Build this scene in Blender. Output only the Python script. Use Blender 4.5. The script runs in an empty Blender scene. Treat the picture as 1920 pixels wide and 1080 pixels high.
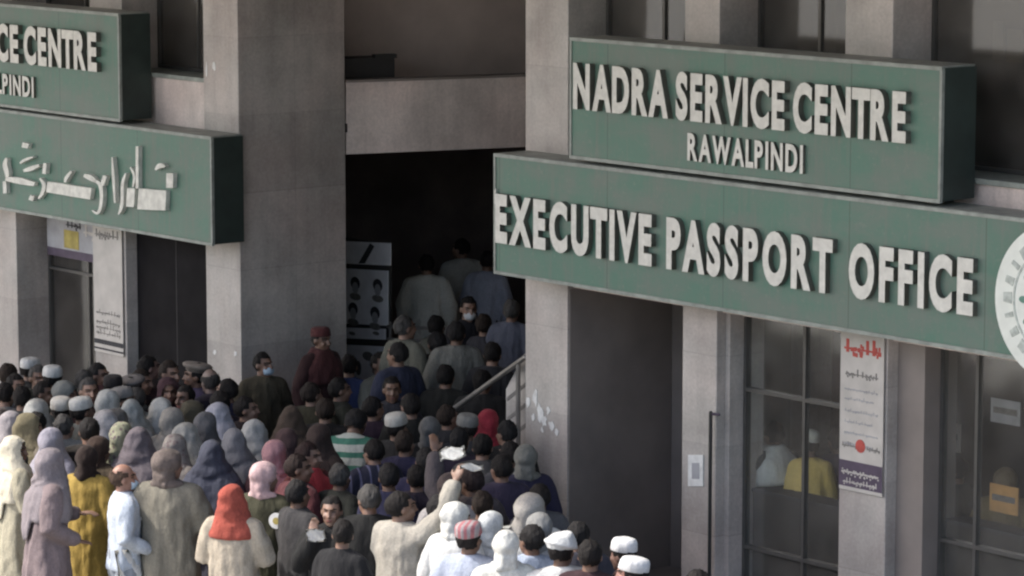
import bpy, bmesh, math, random
from mathutils import Vector, Matrix, noise
random.seed(7)
rad = math.radians
S = bpy.context.scene
COL = S.collection
# ------------------------------------------------------------------ camera
FPX, HC = 6400.0, 7.0
PITCH = math.atan(908 / FPX)
cd = bpy.data.cameras.new('camera'); cam = bpy.data.objects.new('camera', cd); COL.objects.link(cam)
cd.sensor_width = 36; cd.lens = FPX / 1920 * 36; cd.clip_end = 2000
cam.location = (0, 0, HC); cam.rotation_euler = (math.pi / 2 - PITCH, 0, 0)
S.camera = cam
# ------------------------------------------------------------------ world, sun, exposure
SUN = Vector((-0.97, 0.05, 0)).normalized(); SUN_EL = rad(50)
w = bpy.data.worlds.new('World'); S.world = w; w.use_nodes = True
nt = w.node_tree; bg = nt.nodes['Background']; sky = nt.nodes.new('ShaderNodeTexSky')
sky.sky_type = 'NISHITA'; sky.sun_disc = False; sky.sun_elevation = SUN_EL
sky.sun_rotation = math.atan2(SUN.x, SUN.y); sky.dust_density = 4.0; sky.air_density = 1.0; sky.ozone_density = 0.6
nt.links.new(sky.outputs[0], bg.inputs[0]); bg.inputs[1].default_value = 0.15
sl = bpy.data.lights.new('sun', 'SUN'); sl.energy = 2.0; sl.angle = rad(0.8); sl.color = (1, .97, .92)
so = bpy.data.objects.new('sun', sl); COL.objects.link(so)
sd = Vector((SUN.x * math.cos(SUN_EL), SUN.y * math.cos(SUN_EL), math.sin(SUN_EL)))
so.rotation_euler = sd.to_track_quat('Z', 'Y').to_euler(); so.location = sd * 40
vs = S.view_settings; vs.view_transform = 'Standard'; vs.look = 'None'; vs.gamma = 1; vs.exposure = 1.4
S.render.engine = 'CYCLES'; S.cycles.pixel_filter_type = 'BLACKMAN_HARRIS'; S.cycles.filter_width = 2.3
S.cycles.max_bounces = 6
# ------------------------------------------------------------------ frames of reference
AZ = rad(39.6)
U = Vector((math.sin(AZ), -math.cos(AZ), 0)); N = Vector((-math.cos(AZ), -math.sin(AZ), 0))
O = Vector((0.1206, 30.6, 0))
FM = Matrix(((U.x, -N.x, 0, O.x), (U.y, -N.y, 0, O.y), (0, 0, 1, 0), (0, 0, 0, 1)))   # facade frame: x along, y inwards, z up
CF = Vector((0, math.cos(PITCH), -math.sin(PITCH))); CR = Vector((1, 0, 0)); CU = CR.cross(CF)
C0 = Vector((0, 0, HC))
def ray(x, y): return CF + CR * ((x - 960) / FPX) - CU * ((y - 540) / FPX)
def fac(x, y, d):                       # point of the facade plane at outward distance d -> (u, z)
    r = ray(x, y); t = ((O + N * d - C0).dot(N)) / r.dot(N); P = C0 + r * t
    return ((P - O).dot(U), P.z)
def ground(x, y, z):
    r = ray(x, y); return C0 + r * ((z - HC) / r.z)
# ------------------------------------------------------------------ materials
def newmat(name):
    m = bpy.data.materials.new(name); m.use_nodes = True
    return m, m.node_tree, m.node_tree.nodes['Principled BSDF']
def lk(nt, a, b): nt.links.new(a, b)
def mathn(nt, op, a, b=None, c=None):
    n = nt.nodes.new('ShaderNodeMath'); n.operation = op
    for i, v in enumerate((a, b, c)):
        if v is None: continue
        if isinstance(v, (int, float)): n.inputs[i].default_value = v
        else: lk(nt, v, n.inputs[i])
    return n.outputs[0]
def mix(nt, f, a, b, mode='MIX'):
    n = nt.nodes.new('ShaderNodeMix'); n.data_type = 'RGBA'; n.blend_type = mode
    for k, v in ((0, f), (6, a), (7, b)):
        if isinstance(v, (int, float)): n.inputs[k].default_value = v
        elif isinstance(v, tuple): n.inputs[k].default_value = (*v[:3], 1)
        else: lk(nt, v, n.inputs[k])
    return n.outputs[2]
def noise_n(nt, vec, scale, detail=3, rough=.55):
    n = nt.nodes.new('ShaderNodeTexNoise'); n.inputs['Scale'].default_value = scale
    n.inputs['Detail'].default_value = detail; n.inputs['Roughness'].default_value = rough
    if vec is not None: lk(nt, vec, n.inputs['Vector'])
    return n.outputs['Fac']
def scalev(nt, vec, s):
    n = nt.nodes.new('ShaderNodeMapping'); n.inputs['Scale'].default_value = s; lk(nt, vec, n.inputs['Vector']); return n.outputs[0]
def bump(nt, p, h, strength=.3, dist=.01):
    b = nt.nodes.new('ShaderNodeBump'); b.inputs['Strength'].default_value = strength; b.inputs['Distance'].default_value = dist
    lk(nt, h, b.inputs['Height']); lk(nt, b.outputs[0], p.inputs['Normal'])
def rng(nt, v, a, b, c, d):
    n = nt.nodes.new('ShaderNodeMapRange'); lk(nt, v, n.inputs[0])
    for i, x in enumerate((a, b, c, d)): n.inputs[i + 1].default_value = x
    return n.outputs[0]
def mat_plain(name, col, rough=.7, var=.12, scale=6, metal=0, spec=.5):
    m, nt, p = newmat(name); tc = nt.nodes.new('ShaderNodeTexCoord').outputs['Object']
    f = rng(nt, noise_n(nt, tc, scale, 5), .3, .7, 1 - var, 1 + var)
    cc = nt.nodes.new('ShaderNodeCombineColor')
    for i in range(3): lk(nt, f, cc.inputs[i])
    lk(nt, mix(nt, 1.0, col, cc.outputs[0], 'MULTIPLY'), p.inputs['Base Color'])
    p.inputs['Roughness'].default_value = rough; p.inputs['Metallic'].default_value = metal
    p.inputs['Specular IOR Level'].default_value = spec
    return m
def mat_stone(name, col, joint_h=.78, off=0.0, vert=0.0):
    m, nt, p = newmat(name); tc = nt.nodes.new('ShaderNodeTexCoord').outputs['Object']
    sep = nt.nodes.new('ShaderNodeSeparateXYZ'); lk(nt, tc, sep.inputs[0])
    fz = mathn(nt, 'FRACT', mathn(nt, 'DIVIDE', mathn(nt, 'ADD', sep.outputs[2], off), joint_h))
    j = mathn(nt, 'LESS_THAN', fz, .010 / joint_h)
    if vert:
        fy = mathn(nt, 'FRACT', mathn(nt, 'DIVIDE', sep.outputs[1], vert)); j = mathn(nt, 'MAXIMUM', j, mathn(nt, 'LESS_THAN', fy, .010 / vert))
    row = mathn(nt, 'FLOOR', mathn(nt, 'DIVIDE', mathn(nt, 'ADD', sep.outputs[2], off), joint_h))
    wn = nt.nodes.new('ShaderNodeTexWhiteNoise'); wn.noise_dimensions = '1D'; lk(nt, row, wn.inputs['W'])
    tone = rng(nt, wn.outputs['Value'], 0, 1, .9, 1.08)
    big = rng(nt, noise_n(nt, tc, 1.3, 5, .6), .3, .7, .70, 1.22)
    fine = rng(nt, noise_n(nt, tc, 34, 4, .7), .3, .7, .88, 1.12)
    streak = rng(nt, noise_n(nt, scalev(nt, tc, (7, 7, .5)), 1.0, 4, .6), .45, .75, 1.0, .84)
    f = mathn(nt, 'MULTIPLY', mathn(nt, 'MULTIPLY', tone, big), mathn(nt, 'MULTIPLY', fine, streak))
    cc = nt.nodes.new('ShaderNodeCombineColor')
    for i in range(3): lk(nt, f, cc.inputs[i])
    c = mix(nt, 1.0, col, cc.outputs[0], 'MULTIPLY')
    hue = rng(nt, noise_n(nt, tc, .9, 2), .4, .65, 0, .5)
    c = mix(nt, hue, c, mix(nt, 1.0, c, (1.08, .95, .93), 'MULTIPLY'))
    c = mix(nt, mathn(nt, 'MULTIPLY', j, .18), c, (.09, .085, .08))
    lk(nt, c, p.inputs['Base Color'])
    lk(nt, rng(nt, noise_n(nt, tc, 5, 3), .3, .7, .42, .62), p.inputs['Roughness'])
    bump(nt, p, mathn(nt, 'SUBTRACT', noise_n(nt, tc, 30, 3), j), .25, .006)
    return m
def mat_sign():
    m, nt, p = newmat('green_sign_paint'); tc = nt.nodes.new('ShaderNodeTexCoord').outputs['Object']
    a = noise_n(nt, scalev(nt, tc, (1.3, 1.3, 2.2)), 1.3, 5, .65)
    st = noise_n(nt, scalev(nt, tc, (9, 9, .8)), 1.0, 5, .7)
    c = mix(nt, rng(nt, a, .4, .62, 0, 1), (.070, .160, .118), (.112, .155, .128))
    c = mix(nt, rng(nt, st, .48, .72, 0, .75), c, (.145, .165, .14))
    c = mix(nt, rng(nt, noise_n(nt, tc, 22, 4), .6, .8, 0, .35), c, (.2, .22, .19))
    sep = nt.nodes.new('ShaderNodeSeparateXYZ'); lk(nt, tc, sep.inputs[0])
    seam = mathn(nt, 'LESS_THAN', mathn(nt, 'FRACT', mathn(nt, 'DIVIDE', mathn(nt, 'ADD', sep.outputs[0], 20.35), 1.46)), .007)
    c = mix(nt, mathn(nt, 'MULTIPLY', seam, .55), c, (.03, .05, .04))
    lk(nt, c, p.inputs['Base Color']); lk(nt, rng(nt, st, .3, .7, .38, .6), p.inputs['Roughness'])
    bump(nt, p, noise_n(nt, scalev(nt, tc, (1, 1, .3)), 3, 2), .12, .02)
    return m
def mat_fabric(name, stripes=None, rough=.9):
    m, nt, p = newmat(name); oi = nt.nodes.new('ShaderNodeObjectInfo'); tc = nt.nodes.new('ShaderNodeTexCoord').outputs['Object']
    v = nt.nodes.new('ShaderNodeVectorMath'); v.operation = 'ADD'; lk(nt, tc, v.inputs[0])
    cx = nt.nodes.new('ShaderNodeCombineXYZ'); lk(nt, mathn(nt, 'MULTIPLY', oi.outputs['Random'], 37.0), cx.inputs[0]); lk(nt, cx.outputs[0], v.inputs[1])
    tv = v.outputs[0]
    fold = noise_n(nt, scalev(nt, tv, (6, 6, 2.2)), 1.0, 5, .55)
    fine = noise_n(nt, tv, 60, 3, .7); blot = noise_n(nt, tv, 4, 3)
    f = mathn(nt, 'MULTIPLY', rng(nt, blot, .3, .7, .88, 1.1), rng(nt, fine, .3, .7, .86, 1.14))
    cc = nt.nodes.new('ShaderNodeCombineColor')
    for i in range(3): lk(nt, f, cc.inputs[i])
    c = oi.outputs['Color']
    if stripes:
        sep = nt.nodes.new('ShaderNodeSeparateXYZ'); lk(nt, tc, sep.inputs[0])
        ax, per, col2, duty = stripes
    if stripes and ax == 9:
        vo = nt.nodes.new('ShaderNodeTexVoronoi'); vo.inputs['Scale'].default_value = per; lk(nt, tv, vo.inputs['Vector']); c = mix(nt, mathn(nt, 'LESS_THAN', vo.outputs['Distance'], duty), c, col2)
    elif stripes:
        fz = mathn(nt, 'FRACT', mathn(nt, 'DIVIDE', mathn(nt, 'ADD', sep.outputs[ax], mathn(nt, 'MULTIPLY', blot, .03)), per))
        c = mix(nt, mathn(nt, 'LESS_THAN', fz, duty), c, col2)
    lk(nt, mix(nt, 1.0, c, cc.outputs[0], 'MULTIPLY'), p.inputs['Base Color'])
    p.inputs['Roughness'].default_value = rough; p.inputs['Specular IOR Level'].default_value = .2
    p.inputs['Sheen Weight'].default_value = .03
    bump(nt, p, mathn(nt, 'ADD', fold, mathn(nt, 'MULTIPLY', fine, .05)), .8, .06)
    return m
M = {}
M['stone'] = mat_stone('speckled_stone', (.425, .397, .368))
M['stone_side'] = mat_stone('speckled_stone_slabs', (.425, .397, .368), joint_h=.78, vert=.69)
M['spandrel'] = mat_stone('smooth_render', (.66, .585, .54), joint_h=9, off=3)
M['sign'] = mat_sign()
M['trim'] = mat_plain('sign_edge_metal', (.24, .26, .235), .5, .25, 9)
M['sign_end'] = mat_plain('dark_sign_end', (.022, .034, .029), .6, .25, 5)
M['top_metal'] = mat_plain('sign_top_metal', (.30, .31, .28), .6, .25, 6)
M['letter'] = mat_plain('letter_white', (.60, .585, .53), .5, .12, 14)
M['script'] = mat_plain('script_white', (.62, .61, .55), .5, .2, 12)
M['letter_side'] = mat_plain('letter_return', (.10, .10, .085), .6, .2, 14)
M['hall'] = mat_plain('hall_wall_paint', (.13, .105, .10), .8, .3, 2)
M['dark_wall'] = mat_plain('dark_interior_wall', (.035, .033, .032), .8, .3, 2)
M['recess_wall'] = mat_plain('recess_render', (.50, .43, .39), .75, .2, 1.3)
M['brown_wall'] = mat_plain('brown_wall', (.22, .19, .172), .75, .2, 1.3)
M['frame'] = mat_plain('window_frame_metal', (.10, .096, .09), .45, .1, 9, .3)
M['black'] = mat_plain('black_metal', (.02, .02, .02), .5, .2, 9)
M['steel'] = mat_plain('steel_rail', (.22, .21, .20), .4, .15, 9, .6)
M['paper'] = mat_plain('white_paper', (.66, .66, .64), .8, .16, 12)
M['poster'] = mat_plain('poster_paper', (.47, .44, .405), .7, .12, 5)
M['poster_board'] = mat_plain('board_paper', (.74, .74, .76), .7, .12, 5)
M['poster_dim'] = mat_plain('poster_paper_grey', (.33, .33, .345), .7, .18, 5)
M['red'] = mat_plain('red_print', (.42, .07, .055), .7, .2, 20)
M['shutter'] = mat_plain('dark_shutter', (.013, .012, .013), .85, .3, 3, 0, .1)
M['orange'] = mat_plain('orange_print', (.55, .30, .10), .7, .2, 8)
M['ink'] = mat_plain('grey_print', (.17, .16, .15), .8, .3, 20)
M['inkdark'] = mat_plain('dark_print', (.035, .035, .04), .8, .3, 20)
M['purple'] = mat_plain('purple_print', (.075, .055, .085), .7, .25, 8)
M['yellow'] = mat_plain('yellow_print', (.36, .29, .08), .7, .25, 9)
M['emblem'] = mat_plain('emblem_white', (.68, .70, .64), .5, .1, 6)
M['emblem_green'] = mat_plain('emblem_green', (.10, .22, .17), .5, .2, 12)
M['emblem_mark'] = mat_plain('emblem_grey', (.42, .45, .41), .6, .3, 20); M['fabric'] = mat_fabric('fabric'); M['stripe_green'] = mat_fabric('striped_fabric', (2, .105, (.05, .15, .11), .42))
M['stripe_pink'] = mat_fabric('striped_cap_fabric', (0, .045, (.30, .12, .13), .5))
M['print'] = mat_fabric('printed_cloth', (9, 24, (.13, .10, .10), .33)); M['navyprint'] = mat_fabric('patterned_fabric', (0, .08, (.10, .10, .16), .2))
M['shoe'] = mat_plain('shoe_leather', (.03, .025, .02), .5, .2, 12)
def mat_skin():
    m, nt, p = newmat('skin'); oi = nt.nodes.new('ShaderNodeObjectInfo'); tc = nt.nodes.new('ShaderNodeTexCoord').outputs['Object']
    f = noise_n(nt, tc, 18, 3); c = mix(nt, rng(nt, f, .35, .7, 0, .5), oi.outputs['Color'], mix(nt, 1.0, oi.outputs['Color'], (.78, .62, .58), 'MULTIPLY'))
    lk(nt, c, p.inputs['Base Color']); p.inputs['Roughness'].default_value = .55; p.inputs['Subsurface Weight'].default_value = 0
    return m
M['skin'] = mat_skin(); M['lip'] = mat_plain('lip', (.16, .06, .05), .5); M['eye'] = mat_plain('eye', (.03, .02, .018), .3); M['brow'] = mat_plain('brow', (.02, .015, .012), .9)
def mat_hair():
    m, nt, p = newmat('hair'); oi = nt.nodes.new('ShaderNodeObjectInfo'); tc = nt.nodes.new('ShaderNodeTexCoord').outputs['Object']
    f = noise_n(nt, scalev(nt, tc, (40, 40, 14)), 1.0, 3); c = mix(nt, rng(nt, f, .35, .7, 0, .6), oi.outputs['Color'], (.004, .003, .003))
    lk(nt, c, p.inputs['Base Color']); p.inputs['Roughness'].default_value = .8; p.inputs['Specular IOR Level'].default_value = .25; bump(nt, p, f, 1, .02)
    return m
M['hair'] = mat_hair()
def mat_glass(name='dark_glass', refl=.30, tint=(.30, .32, .31), dust=.05):
    m = bpy.data.materials.new(name); m.use_nodes = True; nt = m.node_tree; nt.nodes.clear()
    out = nt.nodes.new('ShaderNodeOutputMaterial'); g = nt.nodes.new('ShaderNodeBsdfGlossy'); t = nt.nodes.new('ShaderNodeBsdfTransparent'); mx = nt.nodes.new('ShaderNodeMixShader')
    tc = nt.nodes.new('ShaderNodeTexCoord').outputs['Object']
    g.inputs['Roughness'].default_value = .10; g.inputs['Color'].default_value = (.9, .92, .9, 1); t.inputs['Color'].default_value = (*tint, 1)
    b = nt.nodes.new('ShaderNodeBump'); b.inputs['Strength'].default_value = .10; b.inputs['Distance'].default_value = .02; lk(nt, noise_n(nt, tc, 1.1, 2), b.inputs['Height']); lk(nt, b.outputs[0], g.inputs['Normal'])
    mx.inputs[0].default_value = refl; lk(nt, t.outputs[0], mx.inputs[1]); lk(nt, g.outputs[0], mx.inputs[2]); df = nt.nodes.new('ShaderNodeBsdfDiffuse'); df.inputs['Color'].default_value = (.5, .46, .42, 1); m2 = nt.nodes.new('ShaderNodeMixShader')
    lk(nt, rng(nt, noise_n(nt, tc, 2.5, 5), .3, .7, dust * .5, dust * 1.6), m2.inputs[0]); lk(nt, mx.outputs[0], m2.inputs[1]); lk(nt, df.outputs[0], m2.inputs[2]); lk(nt, m2.outputs[0], out.inputs[0])
    return m
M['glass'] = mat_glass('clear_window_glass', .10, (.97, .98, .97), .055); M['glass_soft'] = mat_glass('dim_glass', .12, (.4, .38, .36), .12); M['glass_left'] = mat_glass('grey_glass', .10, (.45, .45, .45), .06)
def mat_ground():
    m, nt, p = newmat('paving'); tc = nt.nodes.new('ShaderNodeTexCoord').outputs['Object']
    br = nt.nodes.new('ShaderNodeTexBrick'); lk(nt, tc, br.inputs['Vector']); br.inputs['Scale'].default_value = 1.0
    br.inputs['Brick Width'].default_value = .4; br.inputs['Row Height'].default_value = .4; br.offset = 0; br.inputs['Mortar Size'].default_value = .008
    br.inputs['Color1'].default_value = (.26, .25, .235, 1); br.inputs['Color2'].default_value = (.30, .29, .27, 1); br.inputs['Mortar'].default_value = (.09, .085, .08, 1)
    f = rng(nt, noise_n(nt, tc, 1.5, 6), .3, .7, .7, 1.2); cc = nt.nodes.new('ShaderNodeCombineColor')
    for i in range(3): lk(nt, f, cc.inputs[i])
    lk(nt, mix(nt, 1.0, br.outputs['Color'], cc.outputs[0], 'MULTIPLY'), p.inputs['Base Color']); p.inputs['Roughness'].default_value = .85
    return m
M['ground'] = mat_ground()
# ------------------------------------------------------------------ mesh helpers
def bm_box(bm, x0, x1, y0, y1, z0, z1, bev=0.0):
    vs_ = [bm.verts.new(p) for p in ((x0, y0, z0), (x1, y0, z0), (x1, y1, z0), (x0, y1, z0), (x0, y0, z1), (x1, y0, z1), (x1, y1, z1), (x0, y1, z1))]
    fs = [bm.faces.new([vs_[i] for i in f]) for f in ((0, 3, 2, 1), (4, 5, 6, 7), (0, 1, 5, 4), (1, 2, 6, 5), (2, 3, 7, 6), (3, 0, 4, 7))]
    if bev:
        es = list({e for f in fs for e in f.edges}); bmesh.ops.bevel(bm, geom=es, offset=bev, segments=2, affect='EDGES', profile=.5)
def bm_poly(bm, pts, thick_vec):
    a = [bm.verts.new(p) for p in pts]; b = [bm.verts.new(Vector(p) + Vector(thick_vec)) for p in pts]
    n = len(a); bm.faces.new(a); bm.faces.new(b[::-1])
    for i in range(n): bm.faces.new((a[i], b[i], b[(i + 1) % n], a[(i + 1) % n]))
def bm_tube(bm, pts, rr, seg=12, ry=None, cap=True):
    pts = [Vector(p) for p in pts]; n = len(pts); rings = []
    prev = None
    P = list(pts); R = list(rr)
    ref = None
    if cap:                                                     # rounded ends
        d0 = (P[0] - P[1]).normalized(); d1 = (P[-1] - P[-2]).normalized()
        P = [P[0] + d0 * R[0] * .8, P[0] + d0 * R[0] * .5] + P + [P[-1] + d1 * R[-1] * .5, P[-1] + d1 * R[-1] * .8]
        R = [R[0] * .5, R[0] * .85] + R + [R[-1] * .85, R[-1] * .5]
    for i, p in enumerate(P):
        t = (P[min(i + 1, len(P) - 1)] - P[max(i - 1, 0)]).normalized()
        if ref is None: ref = t.orthogonal().normalized()
        a = (ref - t * ref.dot(t)).normalized(); ref = a; b = t.cross(a)
        rings.append([bm.verts.new(p + (a * math.cos(k * 2 * math.pi / seg) + b * math.sin(k * 2 * math.pi / seg)) * R[i]) for k in range(seg)])
    bridge(bm, rings, seg)
def bridge(bm, rings, seg):
    for i in range(len(rings) - 1):
        for k in range(seg): bm.faces.new((rings[i][k], rings[i][(k + 1) % seg], rings[i + 1][(k + 1) % seg], rings[i + 1][k]))
    bm.faces.new(rings[0][::-1]); bm.faces.new(rings[-1])
def bm_loft(bm, rings, seg=24, p=2.0):                              # rings: (z, rx, ry, cx, cy)
    out = []
    for r in rings:
        z, rx, ry = r[:3]; cx = r[3] if len(r) > 3 else 0; cy = r[4] if len(r) > 4 else 0
        out.append([bm.verts.new((cx + rx * math.copysign(abs(math.cos(a)) ** (2 / p), math.cos(a)), cy + ry * math.copysign(abs(math.sin(a)) ** (2 / p), math.sin(a)), z)) for a in (k * 2 * math.pi / seg for k in range(seg))])
    bridge(bm, out, seg)
def bm_ell(bm, c, r, seg=20, rg=12, R=None):
    m = Matrix.Translation(c) @ (R if R else Matrix.Identity(4)) @ Matrix.Diagonal((*r, 1))
    bmesh.ops.create_uvsphere(bm, u_segments=seg, v_segments=rg, radius=1, matrix=m)
def tomesh(bm, name, mats, smooth=False):
    bmesh.ops.recalc_face_normals(bm, faces=bm.faces)
    me = bpy.data.meshes.new(name); bm.to_mesh(me); bm.free()
    for m in (mats if isinstance(mats, (list, tuple)) else [mats]): me.materials.append(m)
    if smooth: me.polygons.foreach_set('use_smooth', [True] * len(me.polygons))
    return me
def mkobj(name, me, parent=None, mat4=None):
    o = bpy.data.objects.new(name, me); COL.objects.link(o)
    if parent: o.parent = parent
    if mat4 is not None: o.matrix_world = mat4
    return o
def part(name, bm, mat, parent, smooth=False): return mkobj(name, tomesh(bm, name, mat, smooth), parent)
def tag(o, label=None, cat=None, group=None, kind=None):
    for k, v in (('label', label), ('category', cat), ('group', group), ('kind', kind)):
        if v: o[k] = v
    return o
def thing(name, label, cat, mat4, group=None):
    return tag(mkobj(name, None, None, mat4), label, cat, group)
def box_part(name, b, mat, parent, bev=0.0):
    bm = bmesh.new(); bm_box(bm, *b, bev=bev); return part(name, bm, mat, parent)
def FT(u, y, z): return FM @ Matrix.Translation((u, y, z))
# ------------------------------------------------------------------ setting: ground and steps
bm = bmesh.new(); s = 400
f = bm.faces.new([bm.verts.new(p) for p in ((-s, -s, 0), (s, -s, 0), (s, s, 0), (-s, s, 0))])
g = mkobj('ground', tomesh(bm, 'ground', M['ground']), None, FM); tag(g, kind='structure')
bm = bmesh.new()
for k, (y0, z1) in enumerate(((.75, .17), (1.15, .34), (1.55, .50))): bm_box(bm, -4.47, -.004, y0, 6.9, z1 - .17 + .002, z1, .012)
st = mkobj('steps', tomesh(bm, 'steps', M['stone']), None, FM); tag(st, kind='structure')
# ------------------------------------------------------------------ the building
B = thing('office_building', 'grey stone office block with square piers, dark windows and a recessed stepped entrance', 'building', FM)
ZT = 7.6
def pier(u0, u1, depth=.5, z0=0, z1=ZT, mat='stone'): box_part('pier', (u0, u1, 0, depth, z0, z1), M[mat], B, .008)
RP = [(0, .59), (2.11, 2.54), (4.02, 4.55), (6.75, 7.25), (9.0, 9.6)]
LP = [(-7.20, -6.58), (-9.35, -8.77), (-11.6, -11.0), (-13.8, -13.2)]
for a, b in RP[1:] + LP: pier(a, b)
box_part('pier', (0, .59, 0, .5, 0, ZT), M['stone'], B, .008)
box_part('pier', (-5.09, -4.48, 0, 1.33, 0, ZT), M['stone_side'], B, .008)      # deep corner pier of the left wing
box_part('side_wall', (.004, .30, .5, 6.9, 0, ZT), M['stone_side'], B)
box_part('side_wall', (-13.8, -13.5, .5, 8.6, 0, ZT), M['stone'], B)
box_part('side_wall', (9.3, 9.6, .5, 8.6, 0, ZT), M['stone'], B)
# spandrels behind the signs
for (a, b) in ((.59, 2.11), (2.54, 4.02), (4.55, 6.75), (7.25, 9.0)): box_part('spandrel', (a + .002, b - .002, .06, .5, 2.72, 4.07), M['spandrel'], B, .006)
for (a, b) in ((-6.58, -5.09), (-8.77, -7.20), (-11.0, -9.35), (-13.2, -11.6)): box_part('spandrel', (a + .002, b - .002, .06, .5, 2.60, 4.20), M['spandrel'], B, .006)
for (a, b, z) in ((.59, 2.11, 4.07), (2.54, 4.02, 4.07), (4.55, 6.75, 4.07), (-6.58, -5.09, 4.20), (-8.77, -7.20, 4.20)):
    box_part('sill', (a + .003, b - .003, .02, .52, z, z + .045), M['trim'], B, .006)
def window(u0, u1, z0, z1, y, mull=(), trans=(), fw=.032, glass='glass'):
    bm = bmesh.new()
    bm_box(bm, u0, u0 + fw, y, y + .06, z0, z1); bm_box(bm, u1 - fw, u1, y, y + .06, z0, z1)
    bm_box(bm, u0 + fw, u1 - fw, y + .001, y + .059, z0, z0 + fw); bm_box(bm, u0 + fw, u1 - fw, y + .001, y + .059, z1 - fw, z1)
    for m in mull: bm_box(bm, m - fw / 2, m + fw / 2, y + .003, y + .057, z0 + fw, z1 - fw)
    for t in trans: bm_box(bm, u0 + fw, u1 - fw, y - .004, y + .062, t - fw / 2, t + fw / 2)
    wo = part('window', bm, M['frame'], B)
    bm = bmesh.new(); bm_box(bm, u0 + .01, u1 - .01, y + .025, y + .035, z0 + .01, z1 - .01); part('pane', bm, M[glass], wo)
    return wo
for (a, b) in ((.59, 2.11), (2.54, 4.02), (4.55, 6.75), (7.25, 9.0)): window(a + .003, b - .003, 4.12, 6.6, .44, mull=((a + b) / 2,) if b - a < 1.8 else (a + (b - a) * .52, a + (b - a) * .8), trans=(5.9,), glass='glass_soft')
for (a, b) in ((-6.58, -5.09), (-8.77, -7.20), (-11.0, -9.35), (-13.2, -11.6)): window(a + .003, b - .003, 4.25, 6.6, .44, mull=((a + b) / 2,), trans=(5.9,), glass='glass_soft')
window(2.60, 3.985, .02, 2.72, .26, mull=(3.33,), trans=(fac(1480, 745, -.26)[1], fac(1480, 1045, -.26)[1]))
window(4.85, 6.745, .02, 2.72, .30, mull=(fac(1830, 800, -.3)[0],), trans=(fac(1800, 1020, -.3)[1],))
window(7.255, 8.995, .02, 2.72, .30, mull=(8.1,), trans=(2.2,))
box_part('jamb', (2.542, 2.598, .10, .5, 0, 2.72), M['stone'], B); box_part('jamb', (3.987, 4.018, .20, .5, 0, 2.72), M['stone'], B)
box_part('jamb', (4.552, 4.848, .12, .5, 0, 2.72), M['brown_wall'], B)
window(-8.765, -7.205, .02, 2.60, .40, mull=(-7.95,), trans=(1.9,), glass='glass_left'); window(-10.99, -9.355, .02, 2.60, .40, mull=(-10.2,), trans=(1.9,))
# shuttered doorways
def doorway(a, b, z1, y):
    d = box_part('door', (a + .004, b - .004, y, y + .05, .01, z1), M['shutter'], B)
    bm = bmesh.new(); m = (a + b) / 2; bm_box(bm, m - .006, m + .006, y - .003, y - .0005, .01, z1 - .01); part('seam', bm, M['dark_wall'], d)
doorway(-6.58, -5.09, 2.60, .14)
box_part('vestibule_back', (.60, 2.11, 1.25, 1.3, .013, 2.72), M['brown_wall'], B); box_part('vestibule_wall', (.592, .602, .02, 1.245, .013, 2.71), M['brown_wall'], B)
box_part('vestibule_wall', (2.112, 2.14, .502, 1.245, .013, 2.71), M['brown_wall'], B); box_part('vestibule_ceiling', (.604, 2.11, .502, 1.245, 2.72, 2.76), M['brown_wall'], B)
# rooms behind the glass: floor, back wall, ceilings
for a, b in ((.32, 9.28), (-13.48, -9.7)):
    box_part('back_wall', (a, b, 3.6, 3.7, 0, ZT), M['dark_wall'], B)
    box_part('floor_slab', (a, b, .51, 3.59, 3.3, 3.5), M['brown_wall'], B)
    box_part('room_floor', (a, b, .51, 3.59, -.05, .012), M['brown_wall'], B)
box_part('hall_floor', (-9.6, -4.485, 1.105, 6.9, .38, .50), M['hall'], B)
# entrance recess : angled gallery edge (spandrel), wall above it and dark hall below it
a67 = rad(67); GD = Vector((math.sin(a67), math.cos(a67), 0)); gl = Vector((GD.dot(U), -GD.dot(N), 0)); gn = Vector((gl.y, -gl.x, 0))
P2 = Vector((-4.484, 1.345, 0))
def slab_along(name, s0, s1, t0, t1, z0, z1, mat, parent=B):
    pts = [P2 + gl * s0 - gn * t0, P2 + gl * s1 - gn * t0, P2 + gl * s1 - gn * t1, P2 + gl * s0 - gn * t1]
    bm = bmesh.new(); bm_poly(bm, [(p.x, p.y, z0) for p in pts], (0, 0, z1 - z0)); return part(name, bm, M[mat], parent)
slab_along('gallery_front', 0, 4.6, 0, .16, 3.433, 4.17, 'spandrel')
slab_along('gallery_coping', 0, 4.6, -.015, .18, 4.171, 4.195, 'brown_wall')
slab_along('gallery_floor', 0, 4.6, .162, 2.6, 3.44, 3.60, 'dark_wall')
slab_along('upper_wall', -.6, 4.6, 1.1, 1.2, 3.602, ZT, 'recess_wall')
slab_along('planter', .02, .62, .22, .55, 4.0, 4.40, 'dark_wall')
slab_along('planter', .36, .60, .10, .2, 4.40, 4.44, 'black')
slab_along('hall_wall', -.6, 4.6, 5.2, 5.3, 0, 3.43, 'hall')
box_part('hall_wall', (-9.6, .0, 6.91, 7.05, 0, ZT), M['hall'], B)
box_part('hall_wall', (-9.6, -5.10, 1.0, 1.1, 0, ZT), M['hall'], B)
box_part('hall_ceiling', (-9.6, -4.48, 1.335, 6.9, 3.66, 3.75), M['dark_wall'], B)
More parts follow.
